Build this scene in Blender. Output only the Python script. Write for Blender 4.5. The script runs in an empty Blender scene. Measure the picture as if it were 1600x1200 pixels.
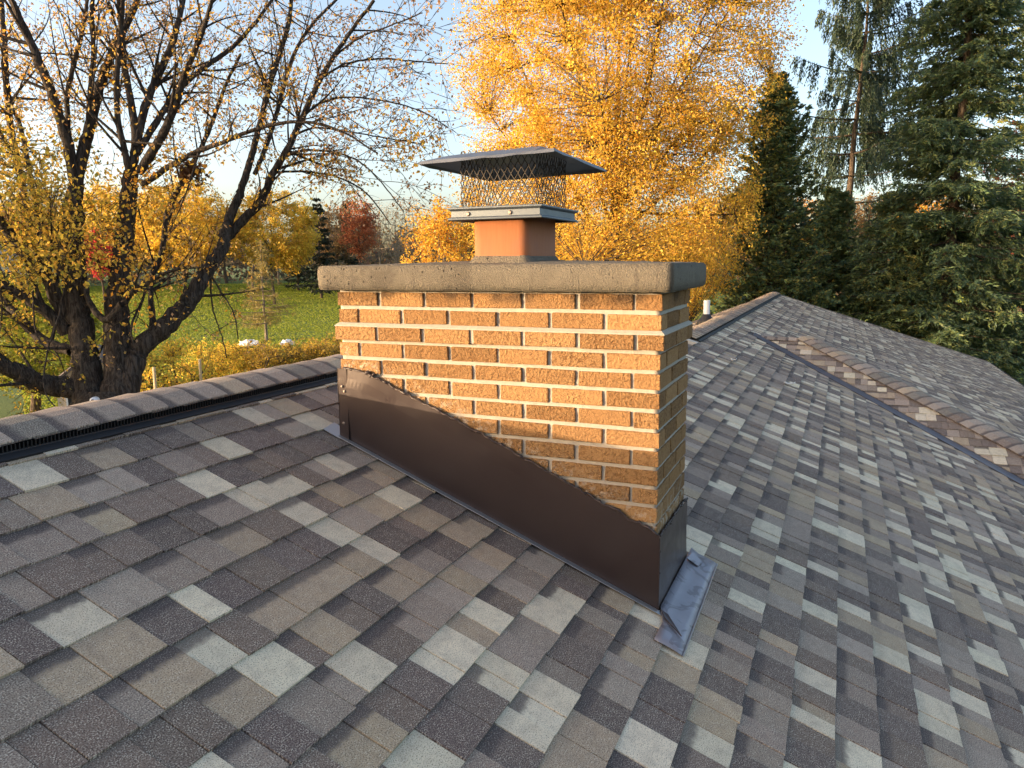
import bpy, bmesh, math, random
import numpy as np
from mathutils import Matrix, Vector

random.seed(7)
RNG = np.random.default_rng(11)
scene = bpy.context.scene
COL = scene.collection

# ------------------------------------------------------------------ camera
CAM = np.array([1.8507, -2.4844, 0.0985])
YAW, PITCH, ROLL, FPX = -0.41322, -0.16096, -0.00957, 1166.65
_cy, _sy, _cp, _sp = math.cos(YAW), math.sin(YAW), math.cos(PITCH), math.sin(PITCH)
CF = np.array([_sy * _cp, _cy * _cp, _sp])
_r = np.array([_cy, -_sy, 0.0]); _u = np.cross(_r, CF)
CR = math.cos(ROLL) * _r + math.sin(ROLL) * _u
CU = -math.sin(ROLL) * _r + math.cos(ROLL) * _u
cam_data = bpy.data.cameras.new('camera')
cam_data.sensor_width = 36.0
cam_data.lens = FPX / 1600 * 36.0
cam_data.clip_start = 0.05
cam_data.clip_end = 2000
cam = bpy.data.objects.new('camera', cam_data)
COL.objects.link(cam)
M = Matrix.Identity(4)
for i in range(3):
    M[i][0], M[i][1], M[i][2], M[i][3] = CR[i], CU[i], -CF[i], CAM[i]
cam.matrix_world = M
scene.camera = cam

# ------------------------------------------------------------------ sky, sun, exposure
SUN_EL = math.radians(4.6)
SUN_AZ = math.radians(38.0)            # from -x towards -y
TO_SUN = np.array([-math.cos(SUN_AZ) * math.cos(SUN_EL), -math.sin(SUN_AZ) * math.cos(SUN_EL), math.sin(SUN_EL)])
world = bpy.data.worlds.new('World'); scene.world = world
world.use_nodes = True
wn = world.node_tree.nodes; wl = world.node_tree.links
bg = wn['Background']
sky = wn.new('ShaderNodeTexSky'); sky.sky_type = 'NISHITA'; sky.sun_disc = False
sky.sun_elevation = SUN_EL
sky.sun_rotation = math.atan2(TO_SUN[0], TO_SUN[1]) % (2 * math.pi)
sky.altitude = 200; sky.air_density = 0.6; sky.dust_density = 4.2; sky.ozone_density = 1.0
wb = wn.new('ShaderNodeMix'); wb.data_type = 'RGBA'; wb.blend_type = 'MULTIPLY'; wb.inputs[0].default_value = 1.0
wb.inputs[7].default_value = (1.13, 1.0, 0.89, 1)        # the camera's daylight white balance
wl.new(sky.outputs[0], wb.inputs[6]); wl.new(wb.outputs[2], bg.inputs[0]); bg.inputs[1].default_value = 0.15
sun_data = bpy.data.lights.new('sun', 'SUN'); sun_data.energy = 2.0; sun_data.angle = math.radians(0.5)
sun_data.color = (0.76, 0.555, 0.35)
sun = bpy.data.objects.new('sun', sun_data); COL.objects.link(sun)
sun.rotation_euler = Vector(TO_SUN).to_track_quat('Z', 'Y').to_euler()
scene.view_settings.view_transform = 'Standard'
scene.view_settings.look = 'None'
scene.view_settings.gamma = 1.0
scene.view_settings.exposure = 2.6
scene.view_settings.use_curve_mapping = False
scene.cycles.max_bounces = 5
scene.cycles.diffuse_bounces = 2
scene.cycles.transmission_bounces = 4

# ------------------------------------------------------------------ helpers
def ray(px, py):
    return CF + (px - 800) / FPX * CR - (py - 600) / FPX * CU
def at(px, py, t):
    """place on the line of sight at depth t metres"""
    return CAM + ray(px, py) * t
def project(X):
    d = np.asarray(X, float) - CAM
    z = d @ CF
    return np.stack([800 + FPX * (d @ CR) / z, 600 - FPX * (d @ CU) / z, z], -1)
GROUND = -5.65
def ground_z(x, y):
    r = np.hypot(np.asarray(x) + 0.0, np.asarray(y))
    s = np.clip((r - 52) / 66, 0, 1)
    return GROUND + 3.3 * s * s * (3 - 2 * s)
def foot(px, t):
    p = at(px, 520, t)
    return np.array([p[0], p[1], float(ground_z(p[0], p[1]))])

def nrm(v):
    v = np.asarray(v, float)
    return v / (np.linalg.norm(v) + 1e-12)

def tag(o, label=None, cat=None, group=None, kind=None):
    if label: o['label'] = label
    if cat: o['category'] = cat
    if group: o['group'] = group
    if kind: o['kind'] = kind
    return o
def empty(name, loc=(0, 0, 0)):
    o = bpy.data.objects.new(name, None); COL.objects.link(o); o.location = loc
    o.empty_display_size = 0.1
    return o
def link(name, me, mat=None, parent=None):
    o = bpy.data.objects.new(name, me); COL.objects.link(o)
    if mat is not None and len(me.materials) == 0: me.materials.append(mat)
    if parent is not None:
        o.parent = parent
        o.matrix_parent_inverse = Matrix.Identity(4)
        o.location = -np.array(world_loc(parent))
    return o
_WL = {}
def world_loc(o):
    p = np.array(o.location)
    while o.parent:
        o = o.parent; p = p + np.array(o.location)
    return p

class MB:
    """collects geometry in world coordinates"""
    def __init__(s): s.v = []; s.f = []; s.n = 0
    def add(s, verts, faces):
        b = s.n
        s.v.extend([tuple(map(float, p)) for p in verts]); s.n += len(verts)
        s.f.extend([tuple(i + b for i in f) for f in faces]); return b
    def box(s, lo, hi):
        x0, y0, z0 = lo; x1, y1, z1 = hi
        s.add([(x0,y0,z0),(x1,y0,z0),(x1,y1,z0),(x0,y1,z0),(x0,y0,z1),(x1,y0,z1),(x1,y1,z1),(x0,y1,z1)],
              [(0,3,2,1),(4,5,6,7),(0,1,5,4),(1,2,6,5),(2,3,7,6),(3,0,4,7)])
    def prism(s, poly, off):
        """poly: 3d outline, off: vector of thickness"""
        n = len(poly); poly = [np.asarray(p, float) for p in poly]
        vs = poly + [p + np.asarray(off) for p in poly]
        fs = [tuple(range(n - 1, -1, -1)), tuple(range(n, 2 * n))]
        fs += [(i, (i + 1) % n, n + (i + 1) % n, n + i) for i in range(n)]
        s.add(vs, fs)
    def tube(s, pts, rad, sides=8, cap=True):
        pts = np.asarray(pts, float); n = len(pts)
        rad = np.full(n, rad) if np.isscalar(rad) else np.asarray(rad, float)
        t = np.gradient(pts, axis=0); t /= np.linalg.norm(t, axis=1)[:, None] + 1e-9
        ref = np.where(np.abs(t[:, 2:3]) > 0.9, np.array([[1., 0, 0]]), np.array([[0, 0, 1.]]))
        a = np.cross(t, ref); a /= np.linalg.norm(a, axis=1)[:, None] + 1e-9
        b = np.cross(t, a)
        th = np.linspace(0, 2 * np.pi, sides, endpoint=False)
        ring = pts[:, None] + rad[:, None, None] * (np.cos(th)[None, :, None] * a[:, None] + np.sin(th)[None, :, None] * b[:, None])
        vs = ring.reshape(-1, 3)
        fs = []
        for i in range(n - 1):
            for j in range(sides):
                k = (j + 1) % sides
                fs.append((i * sides + j, i * sides + k, (i + 1) * sides + k, (i + 1) * sides + j))
        if cap:
            fs.append(tuple(range(sides - 1, -1, -1))); fs.append(tuple((n - 1) * sides + j for j in range(sides)))
        s.add(vs, fs)
    def grid(s, P):
        """P: (m,n,3) array"""
        P = np.asarray(P, float); m, n = P.shape[:2]
        fs = [(i * n + j, i * n + j + 1, (i + 1) * n + j + 1, (i + 1) * n + j) for i in range(m - 1) for j in range(n - 1)]
        s.add(P.reshape(-1, 3), fs)
    def build(s, name, mat, parent=None, smooth=False, bevel=0, solid=0, origin=None):
        v = np.array(s.v)
        if origin is None and parent is None:
            origin = np.array([v[:, 0].mean(), v[:, 1].mean(), v[:, 2].min()])
        if origin is None: origin = v.mean(0)
        me = bpy.data.meshes.new(name); me.from_pydata((v - origin).tolist(), [], s.f)
        me.validate(); me.update()
        if smooth:
            me.polygons.foreach_set('use_smooth', [True] * len(me.polygons))
        o = link(name, me, mat, parent)
        o.location = np.array(o.location) + origin if parent is not None else origin
        if solid:
            md = o.modifiers.new('thick', 'SOLIDIFY'); md.thickness = solid; md.offset = 0
        if bevel:
            md = o.modifiers.new('bevel', 'BEVEL'); md.width = bevel; md.segments = 2; md.limit_method = 'ANGLE'
        return o

def bulk_mesh(name, V, Fq, mat, parent, color=None, smooth=False, tri=False):
    """fast mesh from numpy arrays; V (n,3), Fq (m,3|4)"""
    V = np.asarray(V, np.float32); Fq = np.asarray(Fq, np.int32)
    org = np.array(world_loc(parent)) if parent is not None else np.zeros(3)
    me = bpy.data.meshes.new(name)
    k = Fq.shape[1]
    me.vertices.add(len(V)); me.vertices.foreach_set('co', (V - org.astype(np.float32)).ravel())
    me.loops.add(Fq.size); me.loops.foreach_set('vertex_index', Fq.ravel())
    me.polygons.add(len(Fq))
    me.polygons.foreach_set('loop_start', np.arange(0, Fq.size, k, dtype=np.int32))
    me.polygons.foreach_set('loop_total', np.full(len(Fq), k, np.int32))
    if smooth: me.polygons.foreach_set('use_smooth', np.ones(len(Fq), bool))
    me.update(calc_edges=True)
    if color is not None:
        ca = me.color_attributes.new('Col', 'FLOAT_COLOR', 'POINT')
        c4 = np.ones((len(V), 4), np.float32); c4[:, :3] = color
        ca.data.foreach_set('color', c4.ravel())
    me.materials.append(mat)
    o = bpy.data.objects.new(name, me); COL.objects.link(o)
    if parent is not None: o.parent = parent
    return o

# ------------------------------------------------------------------ materials
def mat_new(name):
    m = bpy.data.materials.new(name); m.use_nodes = True
    nt = m.node_tree
    return m, nt.nodes, nt.links, nt.nodes['Principled BSDF']
def N(nodes, t, **kw):
    n = nodes.new(t)
    for k, v in kw.items(): setattr(n, k, v)
    return n
def math_n(nodes, links, op, a, b=None, clamp=False):
    n = nodes.new('ShaderNodeMath'); n.operation = op; n.use_clamp = clamp
    for i, x in enumerate((a, b)):
        if x is None: continue
        if isinstance(x, (int, float)): n.inputs[i].default_value = x
        else: links.new(x, n.inputs[i])
    return n.outputs[0]
def mix_c(nodes, links, fac, a, b, mode='MIX'):
    n = nodes.new('ShaderNodeMix'); n.data_type = 'RGBA'; n.blend_type = mode
    for idx, x in ((0, fac), (6, a), (7, b)):
        if isinstance(x, (int, float)): n.inputs[idx].default_value = x
        elif isinstance(x, tuple): n.inputs[idx].default_value = (*x, 1)
        else: links.new(x, n.inputs[idx])
    return n.outputs[2]
def noise(nodes, links, vec, scale, detail=3, rough=0.55, dist=0.0):
    n = nodes.new('ShaderNodeTexNoise'); n.inputs['Scale'].default_value = scale
    n.inputs['Detail'].default_value = detail; n.inputs['Roughness'].default_value = rough
    n.inputs['Distortion'].default_value = dist
    if vec is not None: links.new(vec, n.inputs['Vector'])
    return n.outputs[0]
def smooth(nodes, links, x, lo, hi):
    n = nodes.new('ShaderNodeMapRange'); n.interpolation_type = 'SMOOTHSTEP'
    links.new(x, n.inputs[0]); n.inputs[1].default_value = lo; n.inputs[2].default_value = hi
    return n.outputs[0]
def bump(nodes, links, h, strength, dist, bsdf):
    n = nodes.new('ShaderNodeBump'); n.inputs['Strength'].default_value = strength; n.inputs['Distance'].default_value = dist
    links.new(h, n.inputs['Height']); links.new(n.outputs[0], bsdf.inputs['Normal'])
    return n
def coord(nodes, which='Object'):
    return nodes.new('ShaderNodeTexCoord').outputs[which]
def world_pos(nodes):
    return nodes.new('ShaderNodeNewGeometry').outputs['Position']

def plain(name, col, rough=0.6, metal=0.0, var=0.15, scale=8.0, bumpd=0.0, bscale=60, wp=True):
    m, n, l, b = mat_new(name)
    v = world_pos(n) if wp else coord(n)
    f = noise(n, l, v, scale, 4)
    c = mix_c(n, l, f, tuple(x * (1 - var) for x in col), tuple(min(1, x * (1 + var)) for x in col))
    l.new(c, b.inputs['Base Color']); b.inputs['Roughness'].default_value = rough; b.inputs['Metallic'].default_value = metal
    if bumpd: bump(n, l, noise(n, l, v, bscale, 4), 0.6, bumpd, b)
    return m

# asphalt shingle: colour per piece from the mesh, granules from noise, printed shadow band at the top of the piece
def make_shingle_mat():
    m, n, l, b = mat_new('asphalt_shingle')
    at_ = N(n, 'ShaderNodeAttribute', attribute_name='Col')
    uv = N(n, 'ShaderNodeUVMap', uv_map='plane').outputs[0]
    st = N(n, 'ShaderNodeUVMap', uv_map='tab').outputs[0]
    sep = n.new('ShaderNodeSeparateXYZ'); l.new(st, sep.inputs[0])
    g1 = noise(n, l, uv, 300, 1.5, 0.6)
    g2 = noise(n, l, uv, 150, 2, 0.6)
    big = noise(n, l, uv, 14, 4, 0.6)
    patch = noise(n, l, uv, 42, 3, 0.6)
    mixn = math_n(n, l, 'ADD', noise(n, l, uv, 24, 3, 0.6), math_n(n, l, 'MULTIPLY', math_n(n, l, 'SUBTRACT', g1, 0.5), 0.7))
    base = mix_c(n, l, math_n(n, l, 'MULTIPLY', smooth(n, l, mixn, 0.47, 0.66), 0.25), at_.outputs['Color'], (0.20, 0.168, 0.145))
    dark = mix_c(n, l, 1.0, base, (0.34, 0.33, 0.35), 'MULTIPLY')
    light = mix_c(n, l, 0.62, base, (0.80, 0.72, 0.58))
    s1 = smooth(n, l, g1, 0.53, 0.63)
    s0 = smooth(n, l, g1, 0.47, 0.36)
    pf = smooth(n, l, patch, 0.30, 0.66)
    c = mix_c(n, l, math_n(n, l, 'MULTIPLY', s0, 0.85), base, dark)
    c = mix_c(n, l, math_n(n, l, 'MULTIPLY', s1, math_n(n, l, 'ADD', 0.2, math_n(n, l, 'MULTIPLY', pf, 0.8))), c, light)
    c = mix_c(n, l, math_n(n, l, 'MULTIPLY', smooth(n, l, g2, 0.6, 0.72), 0.4), c, dark)
    # shadow band printed along the upper part of the piece
    tt = math_n(n, l, 'ADD', sep.outputs[1], math_n(n, l, 'MULTIPLY', math_n(n, l, 'SUBTRACT', patch, 0.5), 0.22))
    tt = math_n(n, l, 'ADD', tt, math_n(n, l, 'MULTIPLY', math_n(n, l, 'SUBTRACT', g1, 0.5), 0.35))
    sb = math_n(n, l, 'MULTIPLY', smooth(n, l, tt, 0.66, 0.80), at_.outputs['Alpha'])
    bandc = mix_c(n, l, s1, (0.085, 0.07, 0.066), (0.24, 0.205, 0.185))
    c = mix_c(n, l, sb, c, bandc)
    c = mix_c(n, l, 0.35, c, mix_c(n, l, big, (0.62, 0.6, 0.62), (1.25, 1.22, 1.16)), 'MULTIPLY')
    l.new(c, b.inputs['Base Color']); b.inputs['Roughness'].default_value = 0.92
    b.inputs['Specular IOR Level'].default_value = 0.25
    bump(n, l, g1, 0.55, 0.0022, b)
    return m
M_SHINGLE = make_shingle_mat()

def make_brick_mat():
    m, n, l, b = mat_new('rough_tan_brick')
    oi = n.new('ShaderNodeObjectInfo'); v = world_pos(n)
    rnd = oi.outputs['Random']
    g = noise(n, l, v, 88, 2.5, 0.6, 0.9)
    g2 = noise(n, l, v, 420, 2, 0.6)
    bigv = noise(n, l, v, 9, 3, 0.5)
    c = mix_c(n, l, smooth(n, l, rnd, 0.0, 1.0), (0.31, 0.175, 0.075), (0.40, 0.235, 0.105))
    rough_f = smooth(n, l, math_n(n, l, 'FRACT', math_n(n, l, 'MULTIPLY', rnd, 7.31)), 0.0, 1.0)
    pits = smooth(n, l, g, 0.50, 0.40)
    amount = math_n(n, l, 'ADD', 0.42, math_n(n, l, 'MULTIPLY', rough_f, 0.40))
    c = mix_c(n, l, math_n(n, l, 'MULTIPLY', pits, amount), c, (0.21, 0.105, 0.042))
    c = mix_c(n, l, math_n(n, l, 'MULTIPLY', smooth(n, l, g2, 0.6, 0.75), 0.3), c, (0.62, 0.42, 0.22))
    # mortar smears close to the flashing line (z falls with x there)
    sp = n.new('ShaderNodeSeparateXYZ'); l.new(v, sp.inputs[0])
    line = math_n(n, l, 'ADD', sp.outputs[2], math_n(n, l, 'MULTIPLY', sp.outputs[0], 0.415))
    near = smooth(n, l, line, -0.17, -0.30)
    sm = math_n(n, l, 'MULTIPLY', near, smooth(n, l, noise(n, l, v, 38, 4, 0.65), 0.48, 0.62))
    c = mix_c(n, l, math_n(n, l, 'MULTIPLY', sm, 0.75), c, (0.52, 0.45, 0.36))
    soot = math_n(n, l, 'MULTIPLY', smooth(n, l, sp.outputs[2], -0.07, -0.015), smooth(n, l, noise(n, l, v, 7, 3), 0.42, 0.62))  # patchy darkening towards the top brick course
    c = mix_c(n, l, math_n(n, l, 'MULTIPLY', soot, 0.75), c, (0.06, 0.045, 0.035))
    c = mix_c(n, l, 0.3, c, mix_c(n, l, bigv, (0.7, 0.68, 0.66), (1.2, 1.2, 1.2)), 'MULTIPLY')
    l.new(c, b.inputs['Base Color']); b.inputs['Roughness'].default_value = 0.9
    b.inputs['Specular IOR Level'].default_value = 0.2
    bn = bump(n, l, math_n(n, l, 'ADD', g, math_n(n, l, 'MULTIPLY', g2, 0.3)), 0.9, 0.024, b)
    l.new(math_n(n, l, 'ADD', 0.6, math_n(n, l, 'MULTIPLY', rough_f, 0.4)), bn.inputs['Strength'])
    return m
M_BRICK = make_brick_mat()

def make_mortar_mat():
    m, n, l, b = mat_new('mortar'); v = world_pos(n)
    f = noise(n, l, v, 60, 5, 0.65)
    c = mix_c(n, l, f, (0.29, 0.265, 0.225), (0.47, 0.43, 0.365))
    l.new(c, b.inputs['Base Color']); b.inputs['Roughness'].default_value = 0.95
    bump(n, l, noise(n, l, v, 180, 4, 0.7), 0.8, 0.003, b)
    return m
M_MORTAR = make_mortar_mat()

def make_concrete_mat():
    m, n, l, b = mat_new('crown_concrete'); v = world_pos(n)
    f = noise(n, l, v, 11, 5, 0.65); fine = noise(n, l, v, 170, 3, 0.7)
    mp = n.new('ShaderNodeMapping'); mp.inputs['Scale'].default_value = (22, 22, 3); l.new(v, mp.inputs[0])
    streak = noise(n, l, mp.outputs[0], 1.0, 4, 0.6)
    c = mix_c(n, l, f, (0.13, 0.113, 0.085), (0.27, 0.24, 0.185))
    c = mix_c(n, l, math_n(n, l, 'MULTIPLY', smooth(n, l, noise(n, l, v, 5.5, 6, 0.72), 0.50, 0.64), 0.6), c, (0.075, 0.064, 0.05))
    c = mix_c(n, l, math_n(n, l, 'MULTIPLY', smooth(n, l, streak, 0.56, 0.72), 0.5), c, (0.10, 0.085, 0.07))
    c = mix_c(n, l, math_n(n, l, 'MULTIPLY', smooth(n, l, fine, 0.58, 0.70), 0.5), c, (0.38, 0.33, 0.255))
    vo = n.new('ShaderNodeTexVoronoi'); vo.inputs['Scale'].default_value = 46; l.new(v, vo.inputs['Vector'])
    clump = smooth(n, l, noise(n, l, v, 6, 2), 0.50, 0.60)
    pit = math_n(n, l, 'MULTIPLY', smooth(n, l, vo.outputs['Distance'], 0.22, 0.12), math_n(n, l, 'ADD', 0.12, clump))
    c = mix_c(n, l, math_n(n, l, 'MULTIPLY', pit, 0.85, True), c, (0.05, 0.042, 0.036))
    l.new(c, b.inputs['Base Color']); b.inputs['Roughness'].default_value = 0.95
    h = math_n(n, l, 'SUBTRACT', math_n(n, l, 'ADD', fine, math_n(n, l, 'MULTIPLY', f, 0.6)), pit)
    bump(n, l, h, 1.0, 0.016, b)
    return m
M_CONC = make_concrete_mat()

def make_clay_mat():
    m, n, l, b = mat_new('clay_flue'); v = world_pos(n)
    mp = n.new('ShaderNodeMapping'); mp.inputs['Scale'].default_value = (130, 130, 9); l.new(v, mp.inputs[0])
    s = noise(n, l, mp.outputs[0], 1.0, 3, 0.6)
    c = mix_c(n, l, s, (0.25, 0.083, 0.027), (0.36, 0.13, 0.045))
    c = mix_c(n, l, math_n(n, l, 'MULTIPLY', smooth(n, l, noise(n, l, v, 14, 4), 0.5, 0.7), 0.35), c, (0.26, 0.1, 0.05))
    l.new(c, b.inputs['Base Color']); b.inputs['Roughness'].default_value = 0.75
    bump(n, l, s, 0.25, 0.002, b)
    return m
M_CLAY = make_clay_mat()

def metal(name, col, rough, met, var=0.12, smear=0.0):
    m, n, l, b = mat_new(name); v = world_pos(n)
    f = noise(n, l, v, 7, 4, 0.6)
    c = mix_c(n, l, f, tuple(x * (1 - var) for x in col), tuple(x * (1 + var) for x in col))
    if smear:
        c = mix_c(n, l, math_n(n, l, 'MULTIPLY', smooth(n, l, noise(n, l, v, 13, 3, 0.5, 1.2), 0.55, 0.62), smear), c, (0.05, 0.035, 0.035))
    l.new(c, b.inputs['Base Color']); b.inputs['Metallic'].default_value = met
    r = math_n(n, l, 'ADD', rough - 0.08, math_n(n, l, 'MULTIPLY', noise(n, l, v, 16, 4, 0.6, 0.5), 0.2))
    l.new(r, b.inputs['Roughness'])
    bump(n, l, noise(n, l, v, 4.5, 2), 0.25, 0.004, b)
    return m
M_BROWN = metal('brown_sheet_metal', (0.046, 0.033, 0.032), 0.30, 0.25)
M_APRON = metal('apron_metal', (0.27, 0.265, 0.30), 0.48, 0.6, 0.2, 0.35)
M_STEP = metal('step_metal', (0.34, 0.36, 0.39), 0.36, 0.7)
M_LID = metal('lid_metal', (0.125, 0.14, 0.165), 0.38, 0.5)
M_GALV = metal('band_metal', (0.105, 0.125, 0.145), 0.42, 0.45)
M_VALLEY = metal('valley_metal', (0.062, 0.06, 0.082), 0.45, 0.3)
M_WIRE = plain('screen_wire', (0.035, 0.03, 0.026), 0.5, 0.5)
M_SCREW = plain('screw_steel', (0.30, 0.24, 0.2), 0.4, 0.7)
M_SEAL = plain('sealant', (0.035, 0.022, 0.02), 0.45, 0.0, 0.4, 60, 0.004, 140)
M_VENT = plain('black_vent_plastic', (0.012, 0.012, 0.014), 0.55)
M_DECK = plain('roof_deck', (0.06, 0.055, 0.055), 0.9)
M_SIDING = plain('house_siding', (0.55, 0.5, 0.42), 0.7)
M_GUTTER = plain('gutter', (0.05, 0.045, 0.05), 0.5)
M_PVC = plain('white_pvc', (0.75, 0.77, 0.8), 0.4, 0, 0.04)
M_RUBBER = plain('rubber_boot', (0.02, 0.02, 0.022), 0.7)

def leaf_mat(name, trans=0.4, rough=0.6):
    m, n, l, b = mat_new(name)
    a = N(n, 'ShaderNodeAttribute', attribute_name='Col').outputs['Color']
    l.new(a, b.inputs['Base Color']); b.inputs['Roughness'].default_value = rough
    b.inputs['Specular IOR Level'].default_value = 0.3
    tr = n.new('ShaderNodeBsdfTranslucent'); l.new(a, tr.inputs[0])
    mx = n.new('ShaderNodeMixShader'); mx.inputs[0].default_value = trans
    l.new(b.outputs[0], mx.inputs[1]); l.new(tr.outputs[0], mx.inputs[2])
    l.new(mx.outputs[0], n['Material Output'].inputs['Surface'])
    return m
M_LEAF = leaf_mat('autumn_leaf', 0.48)
M_NEEDLE = leaf_mat('conifer_needle', 0.3, 0.5)
M_GRASS = leaf_mat('grass_blade', 0.45)

def bark_mat(name, c0, c1):
    m, n, l, b = mat_new(name); v = world_pos(n)
    mp = n.new('ShaderNodeMapping'); mp.inputs['Scale'].default_value = (16, 16, 2.6); l.new(v, mp.inputs[0])
    s = noise(n, l, mp.outputs[0], 1.6, 5, 0.65, 0.8)
    c = mix_c(n, l, smooth(n, l, s, 0.35, 0.66), c0, c1)
    l.new(c, b.inputs['Base Color']); b.inputs['Roughness'].default_value = 0.95
    b.inputs['Specular IOR Level'].default_value = 0.15
    bump(n, l, s, 1.0, 0.05, b)
    return m
M_BARK = bark_mat('maple_bark', (0.024, 0.020, 0.017), (0.092, 0.077, 0.066))
M_BARK2 = bark_mat('tree_bark', (0.05, 0.038, 0.028), (0.15, 0.115, 0.085))
M_BARKP = bark_mat('pale_bark', (0.16, 0.13, 0.1), (0.34, 0.29, 0.23))

# ------------------------------------------------------------------ ground
def build_ground():
    rs = np.concatenate([[0], np.geomspace(4, 1500, 46)]); th = np.linspace(0, 2 * np.pi, 97)[:-1]
    V = [(0, 0, GROUND)]
    for r in rs[1:]:
        for t in th: V.append((r * math.cos(t), r * math.sin(t), float(ground_z(r * math.cos(t), r * math.sin(t)))))
    F = [(0, 1 + j, 1 + (j + 1) % 96) for j in range(96)]
    for i in range(len(rs) - 2):
        for j in range(96):
            k = (j + 1) % 96
            F.append((1 + i * 96 + j, 1 + (i + 1) * 96 + j, 1 + (i + 1) * 96 + k, 1 + i * 96 + k))
    me = bpy.data.meshes.new('ground'); me.from_pydata(V, [], F); me.polygons.foreach_set('use_smooth', [True] * len(F))
    m, n, l, b = mat_new('lawn_ground'); v = world_pos(n)
    a = noise(n, l, v, 0.35, 5, 0.6); f = noise(n, l, v, 9, 4, 0.7)
    c = mix_c(n, l, a, (0.06, 0.115, 0.018), (0.13, 0.18, 0.03))
    c = mix_c(n, l, math_n(n, l, 'MULTIPLY', smooth(n, l, f, 0.5, 0.7), 0.4), c, (0.05, 0.075, 0.02))
    l.new(c, b.inputs['Base Color']); b.inputs['Roughness'].default_value = 0.95
    bump(n, l, f, 1.0, 0.12, b)
    me.materials.append(m)
    o = link('ground', me); tag(o, kind='structure')
build_ground()

# ------------------------------------------------------------------ the house and its roof
T = 0.3915; Z0 = -0.6192                        # main slope: z = Z0 - T x
COSA = 1 / math.sqrt(1 + T * T); SINA = T * COSA
RX1, RX2 = -0.535, 0.29                          # high ridge near the chimney, low ridge behind it
YSTEP, YHIP, EAVE = 5.6, 18.0, 6.0
YNEAR = -9.0
zP = lambda x: Z0 - T * x
ZR1, ZR2 = zP(RX1), zP(RX2)
WA = np.array([0.875, 8.44, zP(0.875)]); WXE = 1.5   # wing ridge start, ridge end x
house = empty('house', (1.0, 5.0, GROUND))
tag(house, 'house with mottled grey and tan asphalt shingle roof, ridge vents and a hipped wing', 'house')

def deck(name, pts, parent=house):
    b = MB(); b.prism([np.array(p) for p in pts], (0, 0, -0.16)); return b.build(name, M_DECK, parent)
roof = deck('roof', [(RX1, YNEAR, ZR1), (RX1, YSTEP, ZR1), (RX2, YSTEP, ZR2), (RX2, YHIP, ZR2), (EAVE, YHIP + EAVE - RX2, zP(EAVE)), (EAVE, YNEAR, zP(EAVE))][::-1])
BX1, BX2 = RX1 - 5.6, RX2 - 5.7
deck('back_slope', [(RX1 - .002, YNEAR, ZR1), (RX1 - .002, YSTEP, ZR1), (BX1, YSTEP, ZR1 - T * (RX1 - BX1)), (BX1, YNEAR, ZR1 - T * (RX1 - BX1))])
deck('back_slope', [(RX2 - .002, YSTEP + .01, ZR2), (RX2 - .002, YHIP, ZR2), (BX2, YHIP + RX2 - BX2, ZR2 - T * (RX2 - BX2)), (BX2, YSTEP + .01, ZR2 - T * (RX2 - BX2))])
deck('hip_end', [(RX2, YHIP + .003, ZR2), (EAVE, YHIP + .003 + EAVE - RX2, zP(EAVE)), (BX2, YHIP + .003 + RX2 - BX2, ZR2 - T * (RX2 - BX2))])
WS = 4.6
HN = np.array([1, -1, -T]); HF = np.array([1, 1, -T]); WE = np.array([WXE, WA[1], WA[2]])
deck('wing_slope', [WA, WA + WS * HN, WE + WS * HN, WE])
deck('wing_end', [WE + np.array([.002, 0, 0]), WE + WS * HN, WE + WS * HF])
deck('wing_slope', [WA + np.array([0, .002, 0]), WE + np.array([0, .002, 0]), WE + WS * HF, WA + WS * HF])
b = MB(); b.prism([(RX1, YSTEP, ZR1 - .02), (RX2 + .2, YSTEP, ZR1 - .35), (BX1, YSTEP, ZR1 - T * (RX1 - BX1) - .6), (BX1, YSTEP, ZR1 - T * (RX1 - BX1) - .05)], (0, -.1, 0)); b.build('gable_wall', M_SIDING, house)
# walls under the eaves
b = MB(); b.box((EAVE - .6, YNEAR + .4, GROUND), (EAVE - .4, YHIP + 5, zP(EAVE - .5) - .12)); b.build('wall', M_SIDING, house)
b = MB(); b.box((BX1 + .5, YNEAR + .4, GROUND), (BX1 + .7, YSTEP - .2, ZR1 - T * 5 - .2)); b.build('wall', M_SIDING, house)
b = MB(); b.box((BX2 + .5, YSTEP - .2, GROUND), (BX2 + .7, YHIP + 5, ZR2 - T * 5.2 - .2)); b.build('wall', M_SIDING, house)
b = MB(); b.box((BX2 + .7, YHIP + 4.8, GROUND), (EAVE - .6, YHIP + 5, zP(EAVE - .5) - .12)); b.build('wall', M_SIDING, house)
# gutter along the eave
b = MB()
pr = [(EAVE + .0, -.16), (EAVE + .02, -.17), (EAVE + .12, -.17), (EAVE + .14, -.05), (EAVE + .125, -.05), (EAVE + .11, -.15), (EAVE + .03, -.15), (EAVE + .015, -.02), (EAVE, -.02)]
b.prism([(x, YNEAR, zP(EAVE) + z) for x, z in pr], (0, YHIP + EAVE - RX2 - YNEAR, 0)); b.build('gutter', M_GUTTER, house)

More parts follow.
